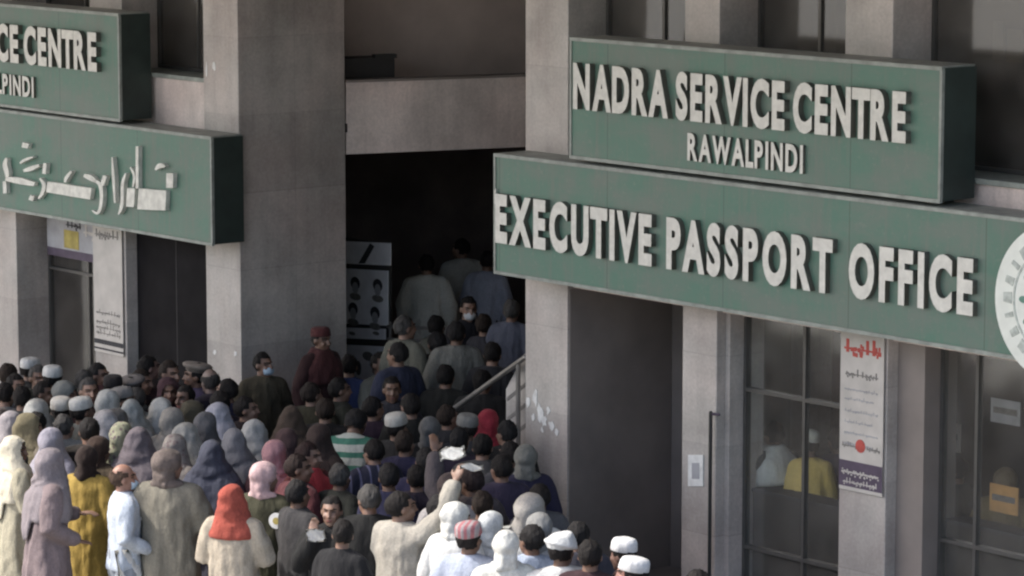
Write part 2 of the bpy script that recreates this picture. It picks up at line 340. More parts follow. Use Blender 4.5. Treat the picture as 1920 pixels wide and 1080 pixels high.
# unseen overhang, added and tapered to shade the front and back rows
def over(name, z0, z1):
    bm = bmesh.new(); bm_poly(bm, [(-16, 8.7, z0), (-16, -8.1, z0), (9.7, -5.4, z0), (9.7, 8.7, z0)], (0, 0, z1 - z0)); part(name, bm, M['stone'], B)
over('added_shade_slab', 6.9, 7.3); over('added_shade_block', 7.61, 14.0)
for (x0, x1, z0_, z1_, mt) in ((1862, 1880, 40, 112, 'poster'), (1888, 1912, 55, 118, 'yellow')):  # pale and yellow strips that paint a warm glow behind the glass
    a = fac(x0, z0_, -.75); b = fac(x1, z1_, -.75); box_part('painted_glow', (a[0], b[0], .75, .78, b[1], a[1]), M[mt], B)
# ------------------------------------------------------------------ lettering
def glyph(ch, h=1.0, depth=.03, off=.012):
    c = bpy.data.curves.new('t', 'FONT'); c.body = ch; c.size = 1.0; c.extrude = .5; c.offset = off; c.resolution_u = 5
    o = bpy.data.objects.new('t', c); COL.objects.link(o); bpy.context.view_layer.update()
    me = bpy.data.meshes.new_from_object(o.evaluated_get(bpy.context.evaluated_depsgraph_get()))
    bpy.data.objects.remove(o); bpy.data.curves.remove(c)
    xs = [v.co.x for v in me.vertices]; return me, min(xs), max(xs)
GC = {}
CAPH = None
def letters(text, parent, u0, u1, z0, z1, y, depth=.045, gap=.16, space=.55, off=.022, ys=1.0):
    """raised capitals, left edge u0 .. right edge u1, baseline z0(u) and cap height z1; y = face of the board"""
    G = []; tot = 0
    for ch in text:
        if ch == ' ': G.append((None, space)); tot += space; continue
        if (ch, off) not in GC: GC[(ch, off)] = glyph(ch, off=off)
        me, a, b = GC[(ch, off)]; G.append((ch, b - a)); tot += b - a
    def kern(i):
        if i + 1 >= len(text) or text[i] == ' ' or text[i + 1] == ' ': return 0
        p = text[i:i + 2]; return gap - (.10 if p in ('AV', 'VA', 'AW', 'WA', 'TR', 'UT', 'LP', 'PA', 'RT') else .075 if p in ('RV', 'VI', 'IV', 'VE', 'AD', 'RA', 'AL', 'AS', 'XE', 'EX', 'TI', 'NT') else 0)
    tot += sum(kern(i) for i in range(len(text)))
    hx = GC[('E', off)] if ('E', off) in GC else GC.setdefault(('E', off), glyph('E', off=off))
    ymin = min(v.co.y for v in hx[0].vertices); ymax = max(v.co.y for v in hx[0].vertices)
    sx = (u1 - u0) / tot; sy = (z1 - z0) / (ymax - ymin); x = 0
    for i, (ch, wd) in enumerate(G):
        if ch is None: x += wd; continue
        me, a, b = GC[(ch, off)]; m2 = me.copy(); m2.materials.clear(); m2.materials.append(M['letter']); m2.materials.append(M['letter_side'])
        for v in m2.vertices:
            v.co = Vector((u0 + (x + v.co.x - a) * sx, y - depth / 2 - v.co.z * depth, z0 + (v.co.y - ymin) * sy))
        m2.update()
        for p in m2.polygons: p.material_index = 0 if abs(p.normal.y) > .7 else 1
        mkobj('letter', m2, parent)
        x += wd + kern(i)
def board(name, label, u0, u1, z0, z1, y0=-.38, y1=-.002):
    r = thing(name, label, 'sign', FT(0, 0, 0), 'green signboards on the front')
    p = box_part('panel', (u0, u1, y0, y1, z0, z1), M['sign'], r, .012)
    bm = bmesh.new(); e = .028
    bm_box(bm, u0 - .006, u1 + .006, y0 - .012, y0 + .02, z1 - e + .01, z1 + .012); bm_box(bm, u0 - .006, u1 + .006, y0 - .012, y0 + .02, z0 - .012, z0 + e - .01)
    bm_box(bm, u0 - .008, u0 + e - .01, y0 - .010, y0 + .02, z0 + e - .009, z1 - e + .009); bm_box(bm, u1 - e + .01, u1 + .008, y0 - .010, y0 + .02, z0 + e - .009, z1 - e + .009)
    part('trim', bm, M['trim'], r)
    bm = bmesh.new(); bm_box(bm, u0 + .01, u1 - .01, y0 + .022, y1 - .002, z1 + .001, z1 + .014); part('top_cover', bm, M['top_metal'], r)
    box_part('end_plate', (u1 + .0005, u1 + .008, y0 + .022, y1 - .002, z0 + .002, z1 - .002), M['sign_end'], r)
    return r
def mapz(x, y): return fac(x, y, .38)
r = board('signboard', 'upper green signboard reading NADRA SERVICE CENTRE RAWALPINDI in full', 1.07, 5.45, 3.96, 4.99)
letters('NADRA SERVICE CENTRE', r, 1.17, 5.13, 4.39, 4.79, -.381, depth=.06, gap=.115, space=.32, off=.046)
letters('RAWALPINDI', r, 2.60, 3.97, 4.055, 4.285, -.381, depth=.03, gap=.16, off=.035)
for a in (1.3, 3.3, 5.2): box_part('bracket', (a, a + .05, -.25, -.01, 3.916, 3.946), M['black'], r)
r = board('signboard', 'long green signboard reading EXECUTIVE PASSPORT OFFICE above the doorway', .03, 7.6, 2.84, 3.90)
letters('EXECUTIVE PASSPORT OFFICE', r, .10, 5.86, 3.12, 3.56, -.381, depth=.055, gap=.16, space=.55, off=.05)
bm = bmesh.new(); bm_poly(bm, [(.045, -.382, 3.58), (.07, -.382, 3.60), (.062, -.382, 3.46), (.05, -.382, 3.46)], (0, -.02, 0)); part('apostrophe', bm, M['letter'], r)
# round emblem, right end of the passport signboard
em = thing('emblem_sign', 'large white round emblem with green ring at the right end of the green sign', 'sign', FT(6.70, -.40, 3.31))
def disc(bm, r0, r1, y0, y1, seg=64, a0=0, a1=2 * math.pi):
    full = abs(a1 - a0 - 2 * math.pi) < 1e-4; n = seg if full else seg + 1
    R = []
    for (r, y) in ((r0, y1), (r0, y0), (r1, y0), (r1, y1)):
        R.append([bm.verts.new((r * math.cos(a0 + (a1 - a0) * k / seg), y, r * math.sin(a0 + (a1 - a0) * k / seg))) for k in range(n)])
    m = n if full else n - 1
    for i in range(4):
        A, Bq = R[i], R[(i + 1) % 4]
        for k in range(m): bm.faces.new((A[k], A[(k + 1) % n], Bq[(k + 1) % n], Bq[k]))
    if not full:
        bm.faces.new([R[i][0] for i in range(4)]); bm.faces.new([R[i][-1] for i in range(4)])
bm = bmesh.new(); disc(bm, .002, .60, -.05, 0); part('disc', bm, M['emblem'], em)
bm = bmesh.new(); disc(bm, .40, .415, -.056, -.0505); part('ring', bm, M['emblem_mark'], em)
bm = bmesh.new(); disc(bm, .225, .24, -.056, -.0505); part('ring', bm, M['emblem_mark'], em)
for k in range(22):                                             # small marks round the ring, as blurred lettering on the photo
    a = k * 2 * math.pi / 22; ca, sa = math.cos(a), math.sin(a)
    bm = bmesh.new(); q = []
    wd = .02 + .012 * (k % 3)
    for (rr_, tt) in ((.43, -wd), (.43, wd), (.51, wd * .8), (.51, -wd * .8)): q.append((rr_ * ca - tt * sa, -.0505, rr_ * sa + tt * ca))
    bm_poly(bm, q, (0, -.006, 0)); part('mark', bm, M['emblem_mark'], em)
for k in range(8):
    a = rad(150 + k * 30); bm = bmesh.new(); bm_ell(bm, (.31 * math.cos(a), -.052, .31 * math.sin(a)), (.05, .004, .028), 10, 6, Matrix.Rotation(-a, 4, 'Y')); part('leaf', bm, M['emblem_green'], em)
# left wing signs
r = board('signboard', 'upper green signboard cut off by the photo, ending in CE CENTRE over PINDI', -11.1, -6.05, 3.77, 4.86)
letters('NADRA SERVICE CENTRE', r, -10.9, -6.39, 4.255, 4.66, -.381, depth=.06, gap=.115, space=.32, off=.046)
letters('RAWALPINDI', r, -9.22, -7.68, 3.90, 4.12, -.381, depth=.03, gap=.16, off=.035)
r = board('signboard', 'lower green signboard with white Urdu script on the left wing', -11.6, -4.41, 2.645, 3.715)
def stroke_poly(pts, w):                                       # ribbon round a polyline, in the photo's own sign coordinates
    L, Rr = [], []
    for i, p in enumerate(pts):
        a = pts[max(i - 1, 0)]; b = pts[min(i + 1, len(pts) - 1)]; dx, dy = b[0] - a[0], b[1] - a[1]; l = math.hypot(dx, dy) or 1
        ww = w[i] if isinstance(w, (list, tuple)) else w
        nx, ny = -dy / l * ww / 2, dx / l * ww / 2; L.append((p[0] + nx, p[1] + ny)); Rr.append((p[0] - nx, p[1] - ny))
    return L + Rr[::-1]
def zq(p): return mapz(p[0] * .1875, 240 + p[1] * .1875)
SCR = [([(105, 300), (85, 360), (110, 440), (110, 500)], 55), ([(95, 505), (240, 525), (385, 560)], 85), ([(85, 530), (90, 650)], 42),
       ([(262, 165), (322, 178)], 62), ([(240, 350), (285, 315), (370, 287)], 34), ([(275, 425), (345, 405), (430, 370)], 58), ([(490, 350), (480, 455)], 42),
       ([(440, 500), (485, 560), (470, 640), (425, 705)], 42), ([(335, 690), (375, 705)], 60),
       ([(510, 585), (640, 605), (780, 630), (950, 655)], [115, 120, 120, 125]), ([(755, 430), (700, 495), (690, 540)], 44), ([(880, 470), (940, 490), (1000, 530)], 70),
       ([(985, 520), (1050, 560), (1058, 700), (1045, 800), (1015, 860), (960, 820)], [50, 45, 38, 36, 34, 20]), ([(1090, 475), (1060, 570)], 50),
       ([(1162, 290), (1175, 500), (1190, 745)], [26, 36, 34]), ([(1300, 450), (1262, 540), (1265, 700), (1255, 800), (1225, 860)], [36, 36, 36, 40, 30]),
       ([(1345, 390), (1390, 470), (1370, 590)], 30), ([(1412, 180), (1412, 600)], 34), ([(1308, 690), (1385, 695)], 195), ([(1422, 705), (1560, 715), (1700, 722)], [225, 222, 215]),
       ([(1740, 450), (1738, 595)], 85), ([(1595, 415), (1640, 365), (1690, 385)], [40, 70, 40])]
for pts, wd in SCR:
    wd = [v * (.8 if v < 100 else .92) for v in wd] if isinstance(wd, list) else wd * (.8 if wd < 100 else .95)
    ws = wd if isinstance(wd, list) else [wd] * len(pts)
    if len(pts) > 2 and max(ws) < 100:                          # round the pen strokes
        ws = [w_ * (.55 if q in (0, len(ws) - 1) else 1.05) for q, w_ in enumerate(ws)]
        for _ in range(3):
            np_, nw = [pts[0]], [ws[0]]
            for q in range(len(pts) - 1):
                (ax, ay), (bx, by) = pts[q], pts[q + 1]
                np_ += [(ax * .75 + bx * .25, ay * .75 + by * .25), (ax * .25 + bx * .75, ay * .25 + by * .75)]; nw += [ws[q] * .75 + ws[q + 1] * .25, ws[q] * .25 + ws[q + 1] * .75]
            pts = np_ + [pts[-1]]; ws = nw + [ws[-1]]
    q = stroke_poly(pts, ws); bm = bmesh.new(); uz = [zq(p) for p in q]
    bm_poly(bm, [(a, -.382, b) for a, b in uz], (0, -.05, 0)); part('script_letter', bm, M['script'], r)
# ------------------------------------------------------------------ banners, notices, painted glints
def plate(bm, x0, x1, y0, y1, d, th, tilt=0):                    # axis-aligned on the facade, corners read off in photo pixels
    a = fac(x0, y0, d); b = fac(x1, y0 + tilt, d); c = fac(x1, y1 + tilt, d); e = fac(x0, y1, d)
    bm_poly(bm, [(a[0], -d, a[1]), (b[0], -d, b[1]), (c[0], -d, c[1]), (e[0], -d, e[1])], (0, th, 0))
bn = thing('wall_banner', 'tall white banner with red Urdu heading and purple foot on the pier between windows', 'banner', FT(0, 0, 0))
u0, u1 = 4.045, 4.535
def ban(zt, zb, mat, name, y=-.02, a=None, b=None, th=.006):
    bm = bmesh.new(); bm_box(bm, u0 if a is None else a, u1 if b is None else b, y - th, y, zb, zt); return part(name, bm, M[mat], bn)
zb_ = fac(1622, 925, .02)[1]; zt_ = 2.83
ban(zt_, zb_, 'poster', 'sheet')
ban(zb_ + .245, zb_ + .03, 'purple', 'foot_band', -.0262, th=.002)
def script(parent, u, z, w_, h, mat, seed, y, n=7, name='writing', wt=.2):
    rn = random.Random(seed); bm = bmesh.new(); x = u; t_line = h * .14
    while x < u + w_ - .01:
        k = rn.random(); sw = w_ / n * (.5 + rn.random() * .9); sw = min(sw, u + w_ - x); t = h * wt
        if k < .35: bm_box(bm, x + sw * .35, x + sw * .35 + t, y - .002, y, z - h * .1, z + h * (.7 + .3 * rn.random()))
        else:
            pts = [(x + sw * q / 6, z + h * (.12 + .35 * math.sin(q * (1 + k * 2)) * rn.random())) for q in range(7)]
            for i in range(6): bm_box(bm, min(pts[i][0], pts[i + 1][0]), max(pts[i][0], pts[i + 1][0]) + t * .3, y - .002 - i * .0001, y, pts[i][1] - t / 2, pts[i][1] + t / 2)
            if k > .6: bm_box(bm, x + sw * .4, x + sw * .4 + t, y - .002, y, z - h * .35, z - h * .35 + t)
        x += sw * 1.08
    bm_box(bm, u, u + w_, y - .0016, y - .0002, z + h * .10, z + h * .10 + t_line)
    return part(name, bm, M[mat], parent)
yb = -.0265
script(bn, u0 + .04, 2.60, .41, .12, 'red', 3, yb, 6, 'heading', .28)
script(bn, u0 + .06, 2.40, .37, .06, 'ink', 5, yb, 9, 'writing', .25)
for k, z in enumerate((2.28, 2.20, 2.10, 2.01, 1.92, 1.83)): script(bn, u0 + .05, z, .38 - .05 * (k % 2), .028, 'poster_dim', 11 + k, yb, 12, 'writing', .25)
zc = fac(1622, 838, .02)[1]
bm = bmesh.new(); bmesh.ops.create_cone(bm, cap_ends=True, segments=24, radius1=.055, radius2=.055, depth=.003, matrix=Matrix.Translation((4.285, -.028, zc)) @ Matrix.Rotation(math.pi / 2, 4, 'X')); part('round_mark', bm, M['red'], bn)
script(bn, u0 + .03, zc - .02, .16, .04, 'ink', 31, yb, 6); script(bn, u0 + .31, zc - .02, .15, .04, 'ink', 32, yb, 6)
script(bn, u0 + .03, zb_ + .14, .42, .07, 'poster', 41, -.0285, 7); script(bn, u0 + .05, zb_ + .06, .38, .05, 'poster', 42, -.0285, 8)
# banner on the left wing pier
bn = thing('wall_banner', 'pale banner with dark lines of writing on the left wing pier', 'banner', FT(0, 0, 0))
u0, u1 = -7.17, -6.61
ban(2.66, 1.20, 'poster', 'sheet'); 
script(bn, u0 + .04, 2.45, .46, .10, 'ink', 51, yb, 7, 'heading', .25)
for k, z in enumerate((1.62, 1.52, 1.46, 1.40)): script(bn, u0 + .04, z, .47, .05, 'ink', 61 + k, yb, 9)
ban(1.34, 1.29, 'inkdark', 'line', -.0262, th=.002); ban(1.25, 1.23, 'inkdark', 'line', -.0262, th=.002)
# coloured display inside the left wing window
bn = thing('window_display', 'cream and yellow poster strip behind the glass of the left wing window', 'poster', FT(0, .30, 0))
u0, u1 = -8.60, -7.24
ban(2.56, 2.16, 'poster_dim', 'sheet', 0)
ban(2.38, 2.18, 'yellow', 'yellow_patch', -.008, -8.25, -7.95, .002); ban(2.16, 2.07, 'purple', 'lower_strip', 0)
script(bn, -7.85, 2.36, .5, .16, 'poster', 71, -.010, 5); script(bn, -8.2, 2.42, .3, .1, 'inkdark', 72, -.0105, 4)
# small notice and black pipe on the middle pier
t = thing('notice', 'small white framed notice on the pier beside the black post', 'notice', FT(0, 0, 0))
bm = bmesh.new(); plate(bm, 1290, 1318, 853, 912, .012, .010); part('sheet', bm, M['paper'], t)
bm = bmesh.new(); plate(bm, 1297, 1311, 868, 898, .0145, .002); part('print', bm, M['poster_dim'], t)
bm = bmesh.new(); a = fac(1341, 775, .05); bm_tube(bm, [(2.525, -.05, a[1]), (2.525, -.05, 0)], [.016, .016], 10); t = thing('barrier_post', 'thin black post with short cross stub against the middle pier', 'post', FT(0, 0, 0)); part('post', bm, M['black'], t)
bm = bmesh.new(); bm_tube(bm, [(2.525, -.05, a[1] - .012), (2.60, -.02, a[1] - .012)], [.012, .012], 8); part('stub', bm, M['purple'], t)
def glint(label, x, y, w_, h, seed, d=.004, n=9):  # thin white patch, a sun glint painted onto the stone
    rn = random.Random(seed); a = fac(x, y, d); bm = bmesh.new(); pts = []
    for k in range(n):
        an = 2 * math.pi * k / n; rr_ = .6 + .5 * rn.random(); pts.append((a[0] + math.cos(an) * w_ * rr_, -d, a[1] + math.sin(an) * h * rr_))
    bm_poly(bm, pts[::-1], (0, .003, 0)); o = mkobj('painted_glint', tomesh(bm, 'painted_glint', M['paper']), None, FM); tag(o, label, 'painted glint', 'painted glints on the stone piers')
tp = thing('painted_glare', 'cluster of white patches painted as glare low on the pier right of the steps', 'painted glare', FT(0, 0, 0))  # white patches that put glare on the pier as colour
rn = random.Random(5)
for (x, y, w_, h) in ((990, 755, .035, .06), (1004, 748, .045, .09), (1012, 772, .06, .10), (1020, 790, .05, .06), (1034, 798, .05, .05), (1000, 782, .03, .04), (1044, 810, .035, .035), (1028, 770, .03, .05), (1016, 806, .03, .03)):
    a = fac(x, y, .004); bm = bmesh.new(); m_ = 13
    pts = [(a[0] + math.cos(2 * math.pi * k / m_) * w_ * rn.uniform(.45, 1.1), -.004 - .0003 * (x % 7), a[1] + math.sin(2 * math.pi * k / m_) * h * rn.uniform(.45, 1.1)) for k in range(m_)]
    bm_poly(bm, pts[::-1], (0, .003, 0)); part('glare_patch', bm, M['paper'], tp)
for q in (('thin bright paper strip high on the left wing corner pier', 387, 128, .018, .09, 4),  # the strip is a sun glint painted onto the pier, not paper
          ('small pale paper scrap on corner pier, right of the thin strip', 401, 125, .03, .05, 5), ('small pale scrap on corner pier above the crowd, left one', 402, 660, .03, .03, 6), ('small pale scrap on corner pier above the crowd, right one', 441, 663, .03, .03, 8)): glint(*q)  # these scraps are sun glints painted onto the pier, not paper
# poster boards just inside the entrance hall
pb = thing('poster_board', 'board of grey posters with small portraits beside the stone corner pier', 'poster board', FT(0, 0, 0))
def bp(x, y, tt=2.2):                                           # point on an upright plane parallel to the front, tt inside
    u, z = fac(x, y, -tt); return (u, tt, z)
def quad(name, x0, y0, x1, y1, mat, tt, sk=0):
    bm = bmesh.new(); bm_poly(bm, [bp(x0, y0, tt), bp(x1, y0 + sk, tt), bp(x1, y1 + sk, tt), bp(x0, y1, tt)], (0, .012, 0)); return part(name, bm, M[mat], pb)
T0 = 2.25
quad('poster', 640, 452, 732, 494, 'poster_board', T0, 4); quad('poster', 640, 503, 727, 606, 'poster_board', T0, 5); quad('poster', 640, 614, 722, 634, 'poster_board', T0, 3); quad('poster', 640, 646, 720, 760, 'poster_board', T0, 4)
def blob(x, y, rx, rz, mat, tt): 
    c = bp(x, y, tt); bm = bmesh.new(); bm_ell(bm, c, (rx, .002, rz), 12, 8); part('print', bm, M[mat], pb)
for x, y in ((666, 536), (708, 540), (662, 584), (703, 592)):
    blob(x, y - 5, .085, .07, 'inkdark', T0 - .004); blob(x, y + 4, .055, .065, 'poster_dim', T0 - .007); blob(x, y + 20, .10, .04, 'ink', T0 - .004)
bm = bmesh.new(); bm_poly(bm, [bp(672, 494, T0 - .004), bp(684, 494, T0 - .004), bp(702, 462, T0 - .004), bp(694, 456, T0 - .004)], (0, -.002, 0)); part('print', bm, M['inkdark'], pb)
for x, y, a_, b_ in ((690, 668, .10, .05), (672, 690, .05, .08), (704, 695, .06, .05), (660, 625, .06, .02), (705, 625, .06, .02)): blob(x, y, a_, b_, 'ink', T0 - .004)
bm = bmesh.new(); c = bp(640, 452, T0 + .03); c2 = bp(733, 452, T0 + .03); bm_box(bm, c[0], c2[0], T0 + .013, T0 + .04, .5, c[2] + .05); part('backing', bm, M['dark_wall'], pb)
rl = thing('queue_rail', 'two thin dim rails across the dark hall beside the poster board', 'rail', FT(0, 0, 0))
for yy in (612, 636):
    p0 = bp(728, yy, 2.1); p1 = bp(860, yy + 6, 2.1); bm = bmesh.new(); bm_tube(bm, [p0, p1], [.018, .018], 8); part('rail', bm, M['steel'], rl)
for xx in (732, 856):
    p0 = bp(xx, 606, 2.1); bm = bmesh.new(); bm_tube(bm, [p0, (p0[0], p0[1], .5)], [.018, .018], 8); part('post', bm, M['steel'], rl)
# stair rail and grooved cheek wall at the entrance
ck = thing('stair_wall', 'low pale stone cheek wall with slanted grooves left of the entrance pier', 'wall', FT(0, 0, 0))
pts = [(-.42, .12, 0), (-.004, .12, 0), (-.004, .12, 2.02), (-.16, .12, 2.02), (-.42, .12, 1.66)]
bm = bmesh.new(); bm_poly(bm, pts, (0, .34, 0)); part('wall', bm, M['stone'], ck)
for k in range(4):
    z = 1.18 + .19 * k; bm = bmesh.new(); bm_poly(bm, [(-.40, .1195, z - .2), (-.02, .1195, z + .05), (-.02, .1195, z + .09), (-.40, .1195, z - .16)], (0, -.004, 0)); part('groove', bm, M['ink'], ck)
hr = thing('handrail', 'steel handrail slanting up to the pier above the entrance crowd', 'handrail', FT(0, 0, 0))
a = fac(985, 670, -.05); b = fac(822, 788, -.05)
bm = bmesh.new(); bm_tube(bm, [(b[0], .05, b[1]), (a[0], .05, a[1])], [.026, .026], 10); part('rail', bm, M['steel'], hr)
for q in (.04, .92):
    x = b[0] + (a[0] - b[0]) * q; z = b[1] + (a[1] - b[1]) * q; bm = bmesh.new(); bm_tube(bm, [(x, .05, 0), (x, .05, z)], [.022, .022], 8); part('post', bm, M['steel'], hr)
#PEOPLE
# ------------------------------------------------------------------ people : body, clothes and head wear are grown as closed shapes, fused and smoothed
def fuse(bm, voxel, sm=4):
    me = bpy.data.meshes.new('tmp'); bm.to_mesh(me); bm.free(); o = bpy.data.objects.new('tmp', me); COL.objects.link(o)
    r = o.modifiers.new('r', 'REMESH'); r.mode = 'VOXEL'; r.voxel_size = voxel
    if sm: q = o.modifiers.new('s', 'SMOOTH'); q.iterations = sm; q.factor = .5
    bpy.context.view_layer.update()
    out = bpy.data.meshes.new_from_object(o.evaluated_get(bpy.context.evaluated_depsgraph_get()))
    bpy.data.objects.remove(o); bpy.data.meshes.remove(me); out.polygons.foreach_set('use_smooth', [True] * len(out.polygons)); return out
def sstep(a, b, x):
    t = max(0, min(1, (x - a) / (b - a))); return t * t * (3 - 2 * t)
def warp(me, yaw, lean, pitch=0, head_only=False):
    """turn the head on the neck, then bend the trunk forward at the hips"""
    for v in me.vertices:
        x, y, z = v.co
        k = 1 if head_only else sstep(1.38, 1.47, z) * (1 if abs(x) < .17 else 0)
        if k:
            a = yaw * k; b = pitch * k; dz, dy = z - 1.42, y - .01
            dy, dz = dy * math.cos(b) + dz * -math.sin(b), dz * math.cos(b) + dy * math.sin(b)
            z = 1.42 + dz; y = dy; x, y = x * math.cos(a) - y * math.sin(a), x * math.sin(a) + y * math.cos(a); y += .01
        if lean:
            b = lean * sstep(.80, 1.25, z); dz, dy = z - .95, y
            if b: y = dy * math.cos(b) - dz * math.sin(b); z = .95 + dz * math.cos(b) + dy * math.sin(b)
        v.co = (x, y, z)
    me.update()
# elbow, wrist, finger direction for the right (+x seen from inside: mirrored for the left)
ARM = {'down': ((.25, .02, 1.10), (.26, -.05, .85), (0, -.15, -1)), 'fwd': ((.25, -.02, 1.10), (.13, -.26, 1.14), (-.5, -.8, .2)),
       'low': ((.26, .03, 1.10), (.16, -.20, .97), (-.5, -.8, -.3)), 'up': ((.27, -.10, 1.50), (.24, -.20, 1.76), (0, -.3, 1)), 'high': ((.28, -.10, 1.50), (.31, -.20, 1.76), (.2, -.4, .9)),
       'phone': ((.27, -.06, 1.13), (.15, -.12, 1.38), (-.4, .0, 1)), 'reach': ((.25, -.16, 1.20), (.22, -.42, 1.24), (0, -1, .1)), 'cross': ((.24, -.04, 1.10), (-.02, -.20, 1.12), (-1, -.1, 0))}
POSE = {'down': ('down', 'down'), 'fwd': ('fwd', 'fwd'), 'low': ('low', 'down'), 'read': ('fwd', 'low'), 'raise': ('down', 'high'), 'up': ('up', 'fwd'), 'phone': ('phone', 'cross'), 'reach': ('reach', 'low'), 'cross': ('cross', 'cross'), 'phone2': ('cross', 'phone')}
def arms(pose):
    for sd_, key in ((1, POSE[pose][0]), (-1, POSE[pose][1])):
        e, wv, fd = ARM[key]; yield sd_, Vector((sd_ * e[0], e[1], e[2])), Vector((sd_ * wv[0], wv[1], wv[2])), Vector((sd_ * fd[0], fd[1], fd[2])).normalized()
BC = {}
def body_mesh(pose, yaw, lean):
    k = (pose, yaw, lean)
    if k in BC: return BC[k]
    bm = bmesh.new()
    bm_loft(bm, [(.80, .10, .08), (.84, .155, .11), (.92, .168, .118), (1.02, .145, .105), (1.12, .145, .105), (1.25, .165, .118), (1.33, .172, .112), (1.39, .15, .09), (1.42, .08, .06)], 24, 2.3)
    bm_tube(bm, [(0, .02, 1.36), (0, .012, 1.48)], [.058, .054], 14)
    bm_ell(bm, (0, .012, 1.575), (.075, .094, .100)); bm_ell(bm, (0, -.028, 1.515), (.060, .066, .078)); bm_ell(bm, (0, -.062, 1.462), (.030, .028, .022), 12, 8)
    bm_ell(bm, (0, -.098, 1.548), (.011, .014, .026), 10, 8); bm_ell(bm, (0, -.108, 1.530), (.016, .016, .011), 10, 8)
    bm_ell(bm, (0, -.088, 1.592), (.048, .012, .010), 12, 6); bm_ell(bm, (0, -.092, 1.497), (.024, .010, .011), 12, 6)
    for s_ in (1, -1):
        bm_ell(bm, (s_ * .078, .012, 1.548), (.010, .022, .032), 10, 8); bm_ell(bm, (s_ * .036, -.070, 1.530), (.022, .020, .022), 10, 8)
        bm_tube(bm, [(s_ * .088, 0, .88), (s_ * .095, -.012, .66), (s_ * .095, -.008, .48), (s_ * .093, .015, .30), (s_ * .090, .02, .085)], [.088, .076, .057, .055, .038], 14)
        bm_tube(bm, [(s_ * .09, .035, .045), (s_ * .095, -.07, .040), (s_ * .10, -.15, .028)], [.036, .036, .026], 12)
    for s_, e, wv, fd in arms(pose):
        sh = Vector((s_ * .160, .005, 1.352))
        bm_tube(bm, [sh, sh.lerp(e, .5), e, e.lerp(wv, .45), wv], [.050, .045, .039, .036, .026], 12)
        side = Vector((-s_, 0, 0)); side = (side - fd * side.dot(fd)); side = side.normalized() if side.length > .2 else Vector((0, 1, 0)); nrm = fd.cross(side)
        pc = wv + fd * .055
        rot = Matrix((side, nrm, fd)).transposed().to_4x4(); bm_ell(bm, pc, (.038, .017, .052), 14, 10, rot)
        for q, (o_, L) in enumerate(((-.029, .062), (-.010, .074), (.010, .070), (.028, .055))):
            b0 = wv + fd * .088 + side * o_; k1 = b0 + fd * L * .5 + nrm * .010; k2 = k1 + fd * L * .42 + nrm * .024 * s_
            bm_tube(bm, [b0 - fd * .02, b0 + fd * .012, k1, k2], [.0095, .0092, .0085, .0075], 8)
        t0 = wv + fd * .03 + side * .030; bm_tube(bm, [t0 - side * .012, t0 + side * .022 + fd * .022, t0 + side * .030 + fd * .052], [.012, .011, .009], 8)
    me = fuse(bm, .0095, 2)
    for nme in ('skin', 'lip', 'eye', 'brow'): me.materials.append(M[nme])
    for v in me.vertices:                                       # eye sockets
        x, y, z = v.co
        if y < -.03 and 1.5 < z < 1.6:
            d2 = ((abs(x) - .031) / .018) ** 2 + ((z - 1.568) / .013) ** 2; v.co.y += .009 * math.exp(-d2)
    for p in me.polygons:
        x, y, z = p.center
        if y < -.045:
            if ((abs(x) - .031) / .015) ** 2 + ((z - 1.568) / .007) ** 2 < 1: p.material_index = 2
            elif abs(abs(x) - .032) < .021 and abs(z - 1.590 + abs(abs(x) - .032) * .2) < .006: p.material_index = 3
            elif (x / .024) ** 2 + ((z - 1.497) / .010) ** 2 < 1: p.material_index = 1
    warp(me, yaw, lean); BC[k] = me; return me
GCH = {}
